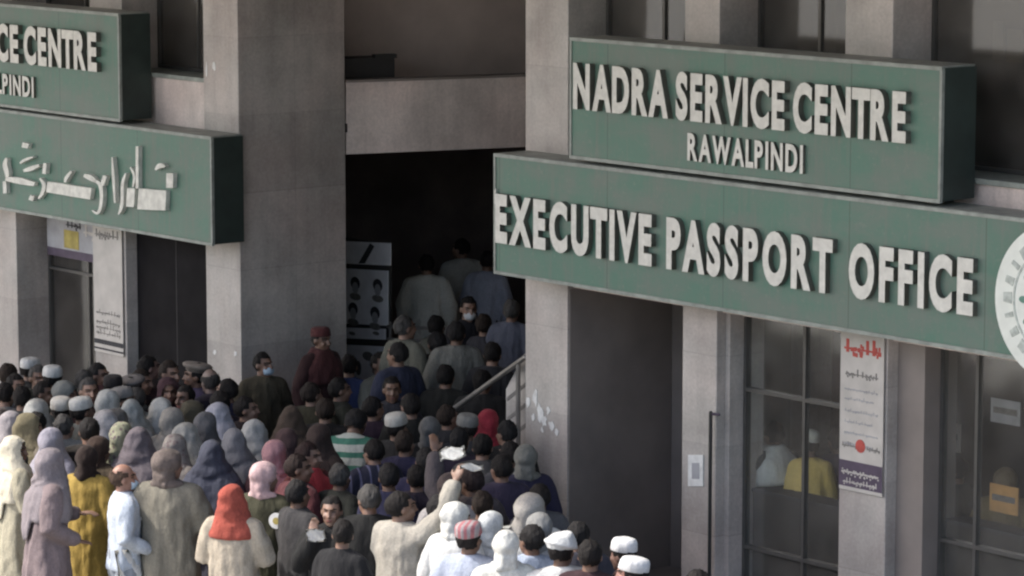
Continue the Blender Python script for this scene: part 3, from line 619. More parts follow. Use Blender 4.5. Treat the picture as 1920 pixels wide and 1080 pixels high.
def cloth(kind, pose, yaw=0, lean=0, mat='fabric'):
    k = (kind, pose, yaw, lean, mat)
    if k in GCH: return GCH[k]
    bm = bmesh.new(); sd0 = sum(ord(c) for c in kind + pose) % 50
    sleeves, vox, cut, fold = False, .016, None, 1.0
    if kind == 'kameez': R = [(.46, .235, .165), (.60, .232, .162), (.80, .222, .155), (.95, .205, .145), (1.10, .190, .138), (1.25, .196, .138), (1.34, .205, .126), (1.395, .175, .108), (1.43, .10, .085, 0, .01), (1.455, .072, .075, 0, .015)]; sleeves = True
    elif kind == 'robe': R = [(.05, .29, .22), (.3, .275, .205), (.60, .255, .185), (.80, .24, .17), (.95, .215, .155), (1.10, .20, .145), (1.25, .20, .142), (1.34, .205, .126), (1.395, .175, .108), (1.43, .10, .085, 0, .01), (1.455, .072, .075, 0, .015)]; sleeves = True
    elif kind == 'shirt': R = [(.80, .20, .15), (.83, .205, .152), (.95, .19, .14), (1.10, .185, .135), (1.25, .195, .138), (1.34, .203, .126), (1.395, .172, .106), (1.43, .10, .085, 0, .01), (1.455, .070, .073, 0, .015)]; sleeves = True
    elif kind == 'vest': R = [(.76, .235, .178), (.80, .238, .180), (.95, .222, .165), (1.10, .212, .160), (1.25, .208, .158), (1.34, .200, .142), (1.40, .165, .118), (1.43, .095, .088, 0, .01)]; fold = .4
    elif kind == 'trousers': R = [(.72, .17, .12), (.80, .185, .135), (.92, .185, .135), (1.0, .16, .12)]
    elif kind == 'shawl': R = [(.70, .30, .22), (.74, .30, .222), (.90, .295, .222), (1.10, .285, .215), (1.25, .275, .20), (1.34, .250, .175), (1.40, .205, .155), (1.46, .155, .142, 0, .01), (1.53, .118, .130, 0, .01), (1.60, .10, .115, 0, .01)]; fold = 1.5
    elif kind == 'hijab': R = [(1.12, .22, .175), (1.15, .222, .178), (1.25, .220, .165), (1.34, .213, .150), (1.40, .172, .132), (1.45, .126, .120, 0, .01), (1.52, .100, .116, 0, .01)]
    elif kind == 'hood': R = [(1.27, .20, .15), (1.31, .205, .155), (1.37, .18, .142), (1.42, .145, .13), (1.48, .115, .12, 0, .01), (1.54, .10, .116, 0, .01)]
    elif kind == 'stole': R = [(1.14, .225, .17), (1.17, .235, .18), (1.26, .24, .175), (1.30, .235, .168), (1.36, .215, .148), (1.41, .15, .12), (1.46, .098, .10, 0, .01), (1.48, .085, .09, 0, .01)]; fold = 1.2
    bm_loft(bm, R, 28, 2.25)
    if kind in ('shawl', 'hijab', 'hood'):
        bm_ell(bm, (0, .018, 1.565), (.098, .125, .135), 24, 16); bm_ell(bm, (0, .045, 1.50), (.092, .10, .12), 20, 12)
    if kind == 'hijab': bm_ell(bm, (.03, .158, 1.14), (.15, .024, .20), 20, 12, Matrix.Rotation(rad(12), 4, 'Y'))
    if kind == 'shawl':
        for s_ in (1, -1): bm_tube(bm, [(s_ * .16, 0, 1.32), (s_ * .25, -.02, 1.08), (s_ * .16, -.17, 1.0)], [.085, .095, .085], 14)
    if sleeves:
        for s_, e, wv, fd in arms(pose):
            sh = Vector((s_ * .165, .005, 1.345)); b = .010 if kind != 'shirt' else 0
            bm_tube(bm, [sh, sh.lerp(e, .5), e, e.lerp(wv, .45), e.lerp(wv, .88)], [.084, .080 + b, .072 + b, .064 + b, .052 + b], 14)
        bm_tube(bm, [(-.165, .005, 1.350), (0, .008, 1.375), (.165, .005, 1.350)], [.082, .09, .082], 14)
    if kind == 'trousers':
        for s_ in (1, -1): bm_tube(bm, [(s_ * .09, 0, .82), (s_ * .105, -.01, .55), (s_ * .10, .0, .30), (s_ * .092, .01, .12)], [.115, .105, .088, .066], 14)
    me = fuse(bm, vox, 3)
    for v in me.vertices:
        x, y, z = v.co; r_ = math.hypot(x, y) or 1
        a = (.005 + .017 * max(0, min(1, (1.38 - z)))) * fold
        an = math.atan2(y, x); n_ = (.5 - abs(noise.noise(Vector((math.cos(an) * 1.9 + sd0, math.sin(an) * 1.9 + z * .5, z * 1.3))) * 2)) * a * 1.1 + noise.noise(Vector((x * 8 + sd0, y * 8, z * 2.5))) * a * 1.5 + noise.noise(Vector((x * 15, y * 15 + sd0, z * 11))) * .010
        if kind in ('shawl', 'hijab', 'hood') and z > 1.4: n_ = noise.noise(Vector((x * 9 + sd0, y * 9, z * 12))) * .016 + (.3 - abs(noise.noise(Vector((x * 10, y * 10 + sd0, z * 14))))) * .018
        v.co.x += x / r_ * n_; v.co.y += y / r_ * n_
    if kind in ('shawl', 'hijab', 'hood'):                              # opening for the face
        b2 = bmesh.new(); b2.from_mesh(me)
        bmesh.ops.delete(b2, geom=[v for v in b2.verts if v.co.y < -.035 and (v.co.x / .066) ** 2 + ((v.co.z - 1.545) / .098) ** 2 < 1], context='VERTS'); b2.to_mesh(me); b2.free()
    me.materials.append(M[mat]); warp(me, yaw if kind in ('shawl', 'hijab', 'hood') else 0, lean); GCH[k] = me; return me
HC_ = {}
def head(kind, yaw, lean, mat='fabric'):
    k = (kind, yaw, lean, mat)
    if k in HC_: return HC_[k]
    bm = bmesh.new(); me = None
    if kind in ('hair', 'bald', 'long'):
        bm_ell(bm, (0, .020, 1.578), (.086, .101, .104), 24, 18)
        for v in bm.verts:
            n_ = noise.noise(v.co * 18) * .010 + noise.noise(v.co * 60) * .009; v.co += (v.co - Vector((0, .02, 1.578))).normalized() * n_
        hl = 1.625
        dl = [v for v in bm.verts if (v.co.y < -.035 and v.co.z < hl) or v.co.z < 1.495 or (v.co.y < .0 and v.co.z < 1.56) or (kind == 'bald' and v.co.z > 1.63)]
        bmesh.ops.delete(bm, geom=dl, context='VERTS'); mt = 'hair'
    elif kind == 'beard':
        bm_ell(bm, (0, -.048, 1.470), (.060, .056, .052), 18, 12)
        bmesh.ops.delete(bm, geom=[v for v in bm.verts if v.co.y > -.02 or v.co.z > 1.487], context='VERTS'); mt = 'hair'
    elif kind == 'mask':
        bm_ell(bm, (0, -.040, 1.505), (.066, .082, .050), 18, 12)
        bmesh.ops.delete(bm, geom=[v for v in bm.verts if v.co.y > -.035], context='VERTS'); mt = mat
    elif kind == 'cap':                                         # small round prayer cap
        bm_loft(bm, [(1.595, .089, .107, 0, .018), (1.60, .092, .110, 0, .018), (1.655, .088, .105, 0, .022), (1.678, .078, .093, 0, .024), (1.688, .05, .06, 0, .026)], 24); mt = mat
        bmesh.ops.rotate(bm, verts=bm.verts, cent=(0, .02, 1.62), matrix=Matrix.Rotation(rad(-8), 3, 'X'))
    elif kind == 'pakol':
        bm_loft(bm, [(1.60, .085, .10, 0, .015), (1.625, .088, .103, 0, .015), (1.64, .12, .132, 0, .015), (1.66, .125, .138, 0, .015), (1.675, .11, .12, 0, .015), (1.682, .05, .06, 0, .015)], 24)
        bmesh.ops.rotate(bm, verts=bm.verts, cent=(0, .02, 1.62), matrix=Matrix.Rotation(rad(-10), 3, 'X')); mt = mat
    elif kind == 'turban':
        for q in range(5):
            tl = Matrix.Rotation(rad(-14 + 8 * q), 4, 'Y') @ Matrix.Rotation(rad(10 - 6 * q), 4, 'X'); bm_ell(bm, (0, .016, 1.618 + .012 * q), (.118 - .008 * q, .130 - .008 * q, .034), 20, 10, tl)
        bm_ell(bm, (0, .02, 1.625), (.095, .11, .085)); me = fuse(bm, .010, 1); mt = mat
    elif kind == 'wrap':                                        # cloth wound loosely over head and neck, face free
        bm_ell(bm, (0, .022, 1.590), (.100, .118, .108), 22, 14); bm_ell(bm, (0, .05, 1.49), (.088, .075, .11), 18, 12)
        bm_tube(bm, [(-.09, -.01, 1.42), (0, -.075, 1.405), (.09, -.01, 1.42), (.05, .08, 1.43), (-.05, .08, 1.43), (-.09, -.01, 1.42)], [.04] * 6, 12)
        me = fuse(bm, .012, 2)
        for v in me.vertices: v.co += Vector((v.co.x, v.co.y, 0)).normalized() * noise.noise(v.co * 16) * .012
        b2 = bmesh.new(); b2.from_mesh(me); bmesh.ops.delete(b2, geom=[v for v in b2.verts if v.co.y < -.02 and (v.co.x / .068) ** 2 + ((v.co.z - 1.545) / .072) ** 2 < 1], context='VERTS'); b2.to_mesh(me); b2.free(); mt = mat
    if me is None: me = tomesh(bm, kind, [], True)
    me.materials.clear(); me.materials.append(M[mt]); warp(me, yaw, lean, head_only=True); HC_[k] = me; return me
bm = bmesh.new(); bm_tube(bm, [(0, .05, .045), (0, -.06, .045), (0, -.15, .032)], [.046, .046, .036], 12); SHOE = tomesh(bm, 'shoe', M['shoe'], True)
SKIN = [(.26, .145, .095), (.20, .11, .07), (.32, .19, .13)]
HAIR = (.014, .011, .010)
placed = []
HEADPART = {'hair': 'hair', 'bald': 'hair', 'long': 'hair', 'cap': 'cap', 'pakol': 'cap', 'turban': 'turban', 'wrap': 'head_wrap', 'hijab': 'headscarf', 'hood': 'headscarf', 'shawl': 'shawl'}
def col(o, c):
    g_ = sum(c) / 3; c = [g_ + (q - g_) * .9 for q in c]; o.color = (*[q * (.68 if g_ < .55 else .76) for q in c], 1)
def person(x, y, label, top, tc, hw, hc, face=30, pose='down', yaw=0, lean=0, fl=0, H=1.0, lower=None, extra=(), tmat='fabric', hmat='fabric', wide=1.0, skin=None, group=None, pos=None):
    """x, y: where the crown of the head stands; fl: height of the floor below the feet; face: 0 looks away from the camera, 90 to the right"""
    rn = random.Random(int(x * 31 + y * 17)); H *= rn.uniform(.965, 1.035); wide *= rn.uniform(.97, 1.06)
    if not yaw: yaw = rn.choice((-32, -16, 0, 16, 32))
    if not lean: lean = rn.choice((0, 0, 5))
    face += rn.uniform(-16, 16)
    yaw_, lean_ = rad(yaw), rad(lean)
    crown = (1.705 if hw in ('hijab', 'shawl', 'hood', 'cap', 'wrap', 'pakol', 'turban') else 1.685); hz = crown * H
    if lean: hz = (.95 + (crown - .95) * math.cos(lean_)) * H
    if pos: P = FM @ Vector(pos)
    else: P = ground(x, y, fl + hz)
    rz = math.pi - rad(face)
    if lean: dirv = Vector((math.sin(rz), -math.cos(rz), 0)); P = P - dirv * math.sin(lean_) * .7 * H
    for (q, l) in placed:
        if False: print('CLOSE %.2f' % (q - Vector((P.x, P.y))).length, label, '|', l)
    for _ in range(3):
        for (q, l) in placed:
            dv = Vector((P.x, P.y)) - q
            if not pos and .01 < dv.length < .31: dv = dv.normalized() * (.31 - dv.length); P.x += dv.x; P.y += dv.y
    placed.append((Vector((P.x, P.y)), label))
    ud = FM.inverted() @ P
    if ud.y > -.12 and not (-4.4 < ud.x < -.1): print('IN WALL', label, [round(v, 2) for v in ud])
    t = thing('person', label, 'person', Matrix.Translation((P.x, P.y, fl)) @ Matrix.Rotation(rz, 4, 'Z') @ Matrix.Diagonal((H * wide, H * wide, H, 1)), group)
    if hc == HAIR: hc = rn.choice((HAIR, HAIR, HAIR, (.035, .022, .015), (.02, .018, .018), (.09, .085, .08)))
    i = len(placed); sk = skin if skin else SKIN[i % 3]
    col(mkobj('body', body_mesh(pose, yaw_, lean_), t), sk)
    col(mkobj({'kameez': 'kameez', 'robe': 'robe', 'shirt': 'shirt'}[top], cloth(top, pose, 0, lean_, tmat), t), tc)
    if top != 'robe': col(mkobj('trousers', cloth('trousers', 'down'), t), lower if lower else tuple(c * .85 for c in tc))
    for s_ in (1, -1): mkobj('shoe', SHOE, t).location = (s_ * .095, 0, 0)
    if hw in ('hijab', 'shawl', 'hood'): col(mkobj(HEADPART[hw], cloth(hw, 'down', yaw_, lean_, hmat), t), hc)
    else:
        if hw not in ('hair', 'bald', 'long', 'wrap'): col(mkobj('hair', head('hair', yaw_, lean_), t), HAIR)
        col(mkobj(HEADPART[hw], head(hw, yaw_, lean_, 'hair' if hw in ('hair', 'bald') else hmat), t), hc)
    for e in extra:
        if e == 'beard': col(mkobj('beard', head('beard', yaw_, lean_), t), HAIR)
        elif e[0] == 'mask': col(mkobj('face_mask', head('mask', yaw_, lean_, 'fabric'), t), e[1])
        elif e[0] == 'vest': col(mkobj('waistcoat', cloth('vest', 'down', 0, lean_), t), e[1])
        elif e[0] == 'stole': col(mkobj('scarf', cloth('stole', 'down', 0, lean_), t), e[1])
        elif e[0] == 'badge':
            bm = bmesh.new(); bmesh.ops.create_cone(bm, cap_ends=True, segments=20, radius1=.062, radius2=.062, depth=.012, matrix=Matrix.Translation(e[1]) @ Matrix.Rotation(math.pi / 2, 4, e[2])); bd = part('badge', bm, M['paper'], t)
            bm = bmesh.new(); bmesh.ops.create_cone(bm, cap_ends=True, segments=16, radius1=.028, radius2=.028, depth=.016, matrix=Matrix.Translation(e[1]) @ Matrix.Rotation(math.pi / 2, 4, e[2])); part('badge_centre', bm, M['yellow'], bd)
    return t
def sheet(name, label, cat, x, y, z, w_, h, mat='paper', rot=(60, 0, 20), dy=None):
    P = ground(x, y, z); bm = bmesh.new(); n_ = 6; th = .003
    for sgn in (0,):
        g_ = [[bm.verts.new(((i / n_ - .5) * w_, (j / n_ - .5) * h, .028 * math.sin(i * 1.3 + j * .8))) for j in range(n_ + 1)] for i in range(n_ + 1)]
        for i in range(n_):
            for j in range(n_): bm.faces.new((g_[i][j], g_[i + 1][j], g_[i + 1][j + 1], g_[i][j + 1]))
    r_ = bmesh.ops.solidify(bm, geom=bm.faces[:], thickness=th)
    o = mkobj(name, tomesh(bm, name, M[mat], True), None, Matrix.Translation(P) @ (Matrix.Rotation(rad(rot[2]), 4, 'Z') @ Matrix.Rotation(rad(rot[0]), 4, 'X') @ Matrix.Rotation(rad(rot[1]), 4, 'Y'))); tag(o, label, cat); return o
K = dict
cream, beige, grey, lgrey, olive, brown, dark, navy, white, mustard, maroon = (.62, .56, .42), (.42, .37, .29), (.22, .22, .215), (.36, .36, .355), (.15, .14, .09), (.12, .085, .065), (.025, .024, .024), (.03, .032, .07), (.66, .67, .66), (.40, .27, .05), (.12, .03, .035)
G1, G2, G3, G4 = 'women and men in the front row on the left', 'crowd along the left wing', 'crowd at the entrance', 'men at the lower right of the crowd'
# ---- front row, left
person(28, 815, 'woman in cream headscarf and pale yellow top, leftmost in the front row', 'robe', (.42, .385, .28), 'hijab', (.66, .60, .46), 70, 'fwd', group=G1)
person(98, 838, 'woman in long pale mauve robe and lilac headscarf beside the cream headscarf', 'robe', (.24, .185, .19), 'hijab', (.27, .235, .25), 60, 'read', group=G1)
person(163, 832, 'man in mustard yellow kameez seen from behind, front row', 'kameez', mustard, 'wrap', (.035, .022, .018), 10, 'low', group=G1, lower=(.33, .23, .06))
person(232, 868, 'man in pale blue shirt and light blue mask holding out a sheet of paper', 'shirt', (.50, .56, .64), 'bald', (.10, .06, .04), 75, 'reach', lower=(.30, .33, .37), extra=(('mask', (.55, .70, .82)),), skin=(.42, .22, .15), group=G1)
person(315, 838, 'person in big loose grey olive kameez and brown grey hood, back to the camera', 'kameez', (.25, .23, .18), 'wrap', (.17, .135, .12), 8, 'fwd', group=G1, H=1.03, wide=1.12)
person(398, 822, 'woman with dark slate headscarf over a navy shawl, behind the orange headscarf', 'robe', (.06, .06, .085), 'shawl', (.065, .07, .10), 25, group=G1)
person(436, 905, 'woman in bright orange red headscarf and beige kameez, front row', 'kameez', (.50, .43, .33), 'hood', (.44, .085, .055), 30, 'fwd', yaw=-25, group=G1)
person(515, 822, 'woman with dusty pink scarf draped over the head, behind the round white badge', 'robe', (.16, .07, .075), 'hijab', (.42, .22, .24), -20, group=G1, H=.98)
person(497, 862, 'guard in dark olive uniform with round white badge and pale pink head cloth', 'shirt', (.07, .068, .04), 'wrap', (.62, .42, .42), 25, 'fwd', extra=(('badge', (-.185, .165, 1.27), 'X'),), lower=(.06, .06, .04), group=G1)
person(560, 898, 'man in charcoal kameez with black hair beside the pale phone', 'kameez', (.055, .053, .055), 'hair', HAIR, 40, 'fwd', group=G1)
person(580, 828, 'dark haired man with bright red scarf looking back at the camera', 'kameez', (.12, .03, .03), 'hair', (.03, .012, .012), 130, 'low', extra=(('stole', (.55, .05, .06)),), group=G3)
sheet('phone', 'pale blue white phone held up low in the middle of the crowd', 'phone', 592, 1004, 1.44, .15, .10, rot=(70, 0, 10))
sheet('paper', 'white sheet of paper held by the man in pale blue shirt', 'paper', 268, 972, 1.22, .11, .16, rot=(35, 10, 60))
sheet('bag', 'pale blue white plastic bag at the left edge of the big grey kameez', 'bag', 243, 1062, .85, .22, .28, rot=(80, 0, 25))
# ---- second and third rows, left
person(352, 790, 'woman in wide light grey shawl with beige sheen, behind the big grey olive kameez', 'robe', lgrey, 'shawl', (.36, .355, .33), 30, group=G2)
person(478, 784, 'woman in large light grey shawl right of the corner pier crowd', 'robe', lgrey, 'shawl', (.37, .375, .37), 20, group=G2, wide=1.05)
person(412, 752, 'woman in pale lilac grey headscarf with raised fold, near the navy jacket', 'robe', (.30, .30, .34), 'shawl', (.40, .40, .46), 35, group=G2, H=.98)
person(262, 798, 'woman in purple grey shawl between the two pale hoods', 'robe', (.13, .115, .13), 'shawl', (.155, .13, .145), 25, group=G2)
person(232, 790, 'woman in pale olive green headscarf right of the mustard kameez', 'robe', (.24, .235, .15), 'hijab', (.33, .33, .22), 20, hmat='print', group=G2)
person(300, 812, 'woman in mushroom brown headscarf behind the brown grey hood', 'robe', (.22, .19, .17), 'hijab', (.27, .24, .22), 40, hmat='print', group=G2, H=.97)
person(168, 782, 'man with thick black hair and dark clothes behind the mustard kameez', 'kameez', (.03, .025, .022), 'hair', HAIR, 15, group=G2)
person(203, 812, 'person in dark brown head cloth and brown coat behind the pale blue shirt', 'kameez', (.07, .05, .03), 'wrap', (.05, .03, .022), 40, group=G2)
person(55, 772, 'woman in olive brown headscarf above the cream headscarf', 'robe', (.20, .17, .13), 'hijab', (.20, .17, .10), 45, group=G2)
person(108, 798, 'woman in pale lilac headscarf behind the mauve robe', 'robe', (.27, .26, .32), 'hijab', (.38, .36, .42), 40, group=G2, H=.98)
person(22, 768, 'woman in pale grey pink shawl at the left edge of the photo', 'robe', (.32, .29, .29), 'shawl', (.42, .38, .39), 50, group=G2)
person(70, 745, 'woman in light grey headscarf, second row from the wall at the far left', 'robe', lgrey, 'hijab', (.38, .38, .36), 40, group=G2)
person(108, 742, 'man in pale grey kameez with bright cream cap, left of the tilted white hood', 'kameez', (.34, .34, .33), 'cap', (.62, .60, .54), 20, group=G2)
person(152, 740, 'man with narrow white cap and grey clothes, between cream cap and pale hood', 'kameez', (.16, .17, .16), 'cap', (.58, .58, .55), 35, group=G2)
person(206, 728, 'woman in pale grey hood with white shoulder, below the black haired man', 'kameez', (.40, .41, .43), 'hijab', (.47, .48, .46), 45, group=G2)
person(186, 764, 'woman in light grey scarf and coat left of the olive green headscarf', 'kameez', (.35, .35, .37), 'hijab', (.42, .41, .42), -20, group=G2)
person(248, 746, 'woman in silvery grey shawl left of another nearly white shawl', 'robe', lgrey, 'shawl', (.36, .38, .37), 35, group=G2)
person(292, 744, 'woman in nearly white shawl left of the beige headscarf', 'robe', lgrey, 'shawl', (.47, .48, .46), -10, group=G2)
person(325, 762, 'woman in beige grey headscarf in the third row of the left crowd', 'robe', (.27, .25, .22), 'hijab', (.33, .31, .28), 25, group=G2, H=.98)
person(352, 752, 'person in dark olive brown hood left of the lilac grey headscarf', 'kameez', (.07, .065, .05), 'hijab', (.085, .075, .05), 30, group=G2)
person(136, 770, 'man in grey kameez with black hair between pale shawls on the left', 'kameez', (.24, .25, .245), 'hair', HAIR, 25, group=G2)
# back rows near the wall, left
person(18, 680, 'black haired man in black, nearest the left edge below the window', 'kameez', dark, 'hair', HAIR, 60, group=G2)
person(60, 668, 'man with white prayer cap tilted to the left, near the window', 'kameez', dark, 'cap', (.62, .62, .60), 60, group=G2, lean=8)
person(100, 682, 'man with white prayer cap and dark green coat, right of the other capped man', 'kameez', (.04, .045, .035), 'cap', (.62, .62, .60), 20, group=G2, lean=6)
person(186, 680, 'tall haired man in black with maroon collar under the pale banner', 'kameez', (.035, .02, .022), 'hair', HAIR, 100, extra=(('stole', (.10, .045, .05)),), group=G2)
person(146, 692, 'man in black clothes between the white caps and the pale banner', 'kameez', dark, 'hair', HAIR, 40, group=G2)
person(125, 712, 'person in dim grey head cloth, low between two dark heads at left', 'kameez', (.10, .11, .10), 'wrap', (.20, .21, .20), 120, group=G2)
person(42, 722, 'man in dark grey kameez with black hair behind the light grey headscarf', 'kameez', (.05, .055, .055), 'hair', HAIR, 30, group=G2)
person(85, 712, 'man in dark green jacket looking down below the second white cap', 'kameez', (.035, .04, .03), 'hair', HAIR, 60, group=G2)
person(12, 716, 'man in dim grey clothes cut by the left edge of the photo', 'kameez', (.12, .12, .125), 'hair', HAIR, 40, group=G2)
person(250, 702, 'man with flat brown grey cap in front of the dark doorway', 'kameez', (.07, .075, .07), 'pakol', (.20, .18, .17), 60, group=G2)
person(280, 666, 'man with thick black hair facing right before the dark doorway', 'kameez', (.045, .03, .03), 'hair', HAIR, 90, group=G2, skin=(.32, .19, .15))
person(318, 676, 'man in dark maroon clothes in the middle of the dark doorway', 'kameez', (.045, .02, .022), 'hair', HAIR, 150, group=G2)
person(316, 706, 'person in dark maroon headscarf below the man in the doorway', 'kameez', (.05, .022, .028), 'hijab', (.075, .035, .042), 160, group=G2)
person(366, 676, 'man in beige rolled wool cap turned to the left by the corner pier', 'kameez', (.06, .045, .10), 'pakol', (.26, .22, .185), -100, extra=('beard',), group=G2)
person(392, 690, 'man with grizzled bare head and dark coat against the corner pier', 'kameez', (.03, .025, .04), 'bald', (.06, .055, .05), -60, group=G2, skin=(.24, .17, .14))
person(418, 706, 'dark haired man in navy jacket at the foot of the corner pier', 'kameez', (.03, .03, .065), 'hair', HAIR, -50, group=G2)
person(345, 722, 'man in dark violet shirt looking up beside the beige cap', 'shirt', (.07, .05, .13), 'hair', HAIR, 170, group=G2)
person(462, 742, 'man in black looking down between two light grey shawls', 'kameez', (.03, .022, .025), 'hair', HAIR, 60, group=G2)
# ---- by the corner pier and the entrance
person(493, 660, 'man with light blue mask and brown olive kameez facing the camera by the pier', 'kameez', (.10, .085, .055), 'hair', HAIR, 170, 'low', extra=(('mask', (.50, .66, .80)),), group=G3)
person(604, 610, 'man in maroon cap and dark maroon jacket standing high against the pier', 'kameez', (.05, .022, .022), 'cap', (.10, .03, .03), 120, fl=.30, extra=(('stole', (.09, .03, .03)),), group=G3)
person(655, 664, 'man in blue and navy jacket with bushy black hair at the steps', 'shirt', (.06, .08, .20), 'hair', HAIR, 20, fl=.0, group=G3)
person(714, 660, 'man in pale grey green kameez with black cap at the poster board', 'kameez', (.24, .24, .20), 'hair', HAIR, 150, 'cross', extra=(('mask', (.18, .19, .28)),), fl=.0, group=G3)
person(548, 758, 'woman in dark brown shawl right of the large light grey shawl', 'robe', (.06, .045, .035), 'shawl', (.085, .06, .045), 40, group=G3)
person(585, 716, 'man in dark olive jacket below the maroon cap', 'kameez', (.055, .05, .03), 'hair', (.03, .02, .015), 40, group=G3)
person(528, 800, 'woman in maroon brown headscarf right behind the dusty pink scarf', 'robe', (.075, .04, .04), 'hijab', (.085, .05, .05), -30, group=G3, H=.97)
person(668, 770, 'man in white and green striped shirt bending forward, back to the camera', 'shirt', (.55, .58, .52), 'hair', HAIR, 15, 'fwd', lean=28, tmat='stripe_green', group=G3, H=1.02, lower=dark, wide=1.1)
person(700, 822, 'man in dark navy patterned shirt with round black hair, centre of the crowd', 'shirt', (.03, .032, .06), 'hair', HAIR, -10, 'fwd', tmat='navyprint', group=G3, lower=dark)
person(700, 742, 'dark haired man in purple black jacket above the striped shirt', 'kameez', (.035, .02, .035), 'hair', HAIR, 20, group=G3)
person(745, 770, 'man in black with cream white cap right of the striped shirt', 'kameez', dark, 'cap', (.55, .53, .48), 30, group=G3)
person(770, 736, 'man in black coat with black hair below the handrail foot', 'kameez', (.02, .02, .018), 'hair', HAIR, 20, group=G3)
person(806, 778, 'person in grey scarf and dark coat at the lower end of the handrail', 'kameez', (.03, .03, .035), 'wrap', (.16, .16, .16), 10, group=G3)
person(915, 765, 'woman in vivid red headscarf under the handrail', 'kameez', (.04, .03, .03), 'hijab', (.32, .022, .04), 10, group=G3, H=.97)
person(950, 786, 'man in black with black hair right of the red headscarf', 'kameez', dark, 'hair', HAIR, 0, group=G3)
person(760, 806, 'man in deep navy jacket, right of the patterned navy shirt', 'kameez', (.028, .026, .065), 'hair', HAIR, 20, group=G3)
person(640, 868, 'man in black green jacket behind the pale phone', 'kameez', (.02, .022, .018), 'hair', HAIR, 30, group=G3)
person(622, 930, 'man in black facing the camera and holding up the pale phone', 'kameez', (.02, .02, .02), 'hair', HAIR, 165, 'phone2', group=G3, H=.98)
person(668, 905, 'man in black between the navy patterned shirt and the beige back', 'kameez', (.018, .018, .018), 'hair', HAIR, -10, group=G3)
person(862, 800, 'man in dark purple jacket below the raised white sheets', 'kameez', (.04, .03, .05), 'hair', HAIR, 10, group=G3)
person(985, 830, 'man in dark navy jacket against the entrance pier', 'kameez', (.035, .032, .07), 'wrap', (.20, .20, .18), -20, group=G3)
person(940, 850, 'man with black hair and indigo coat right of the raised papers', 'kameez', (.05, .04, .075), 'hair', HAIR, 0, group=G3)
person(800, 838, 'man in navy coat left of the raised sheets, head bowed', 'kameez', (.03, .028, .07), 'hair', HAIR, 20, lean=8, group=G3)
person(905, 812, 'man in grey jacket between the red headscarf and the raised papers', 'kameez', (.09, .09, .09), 'hair', HAIR, 0, group=G3)
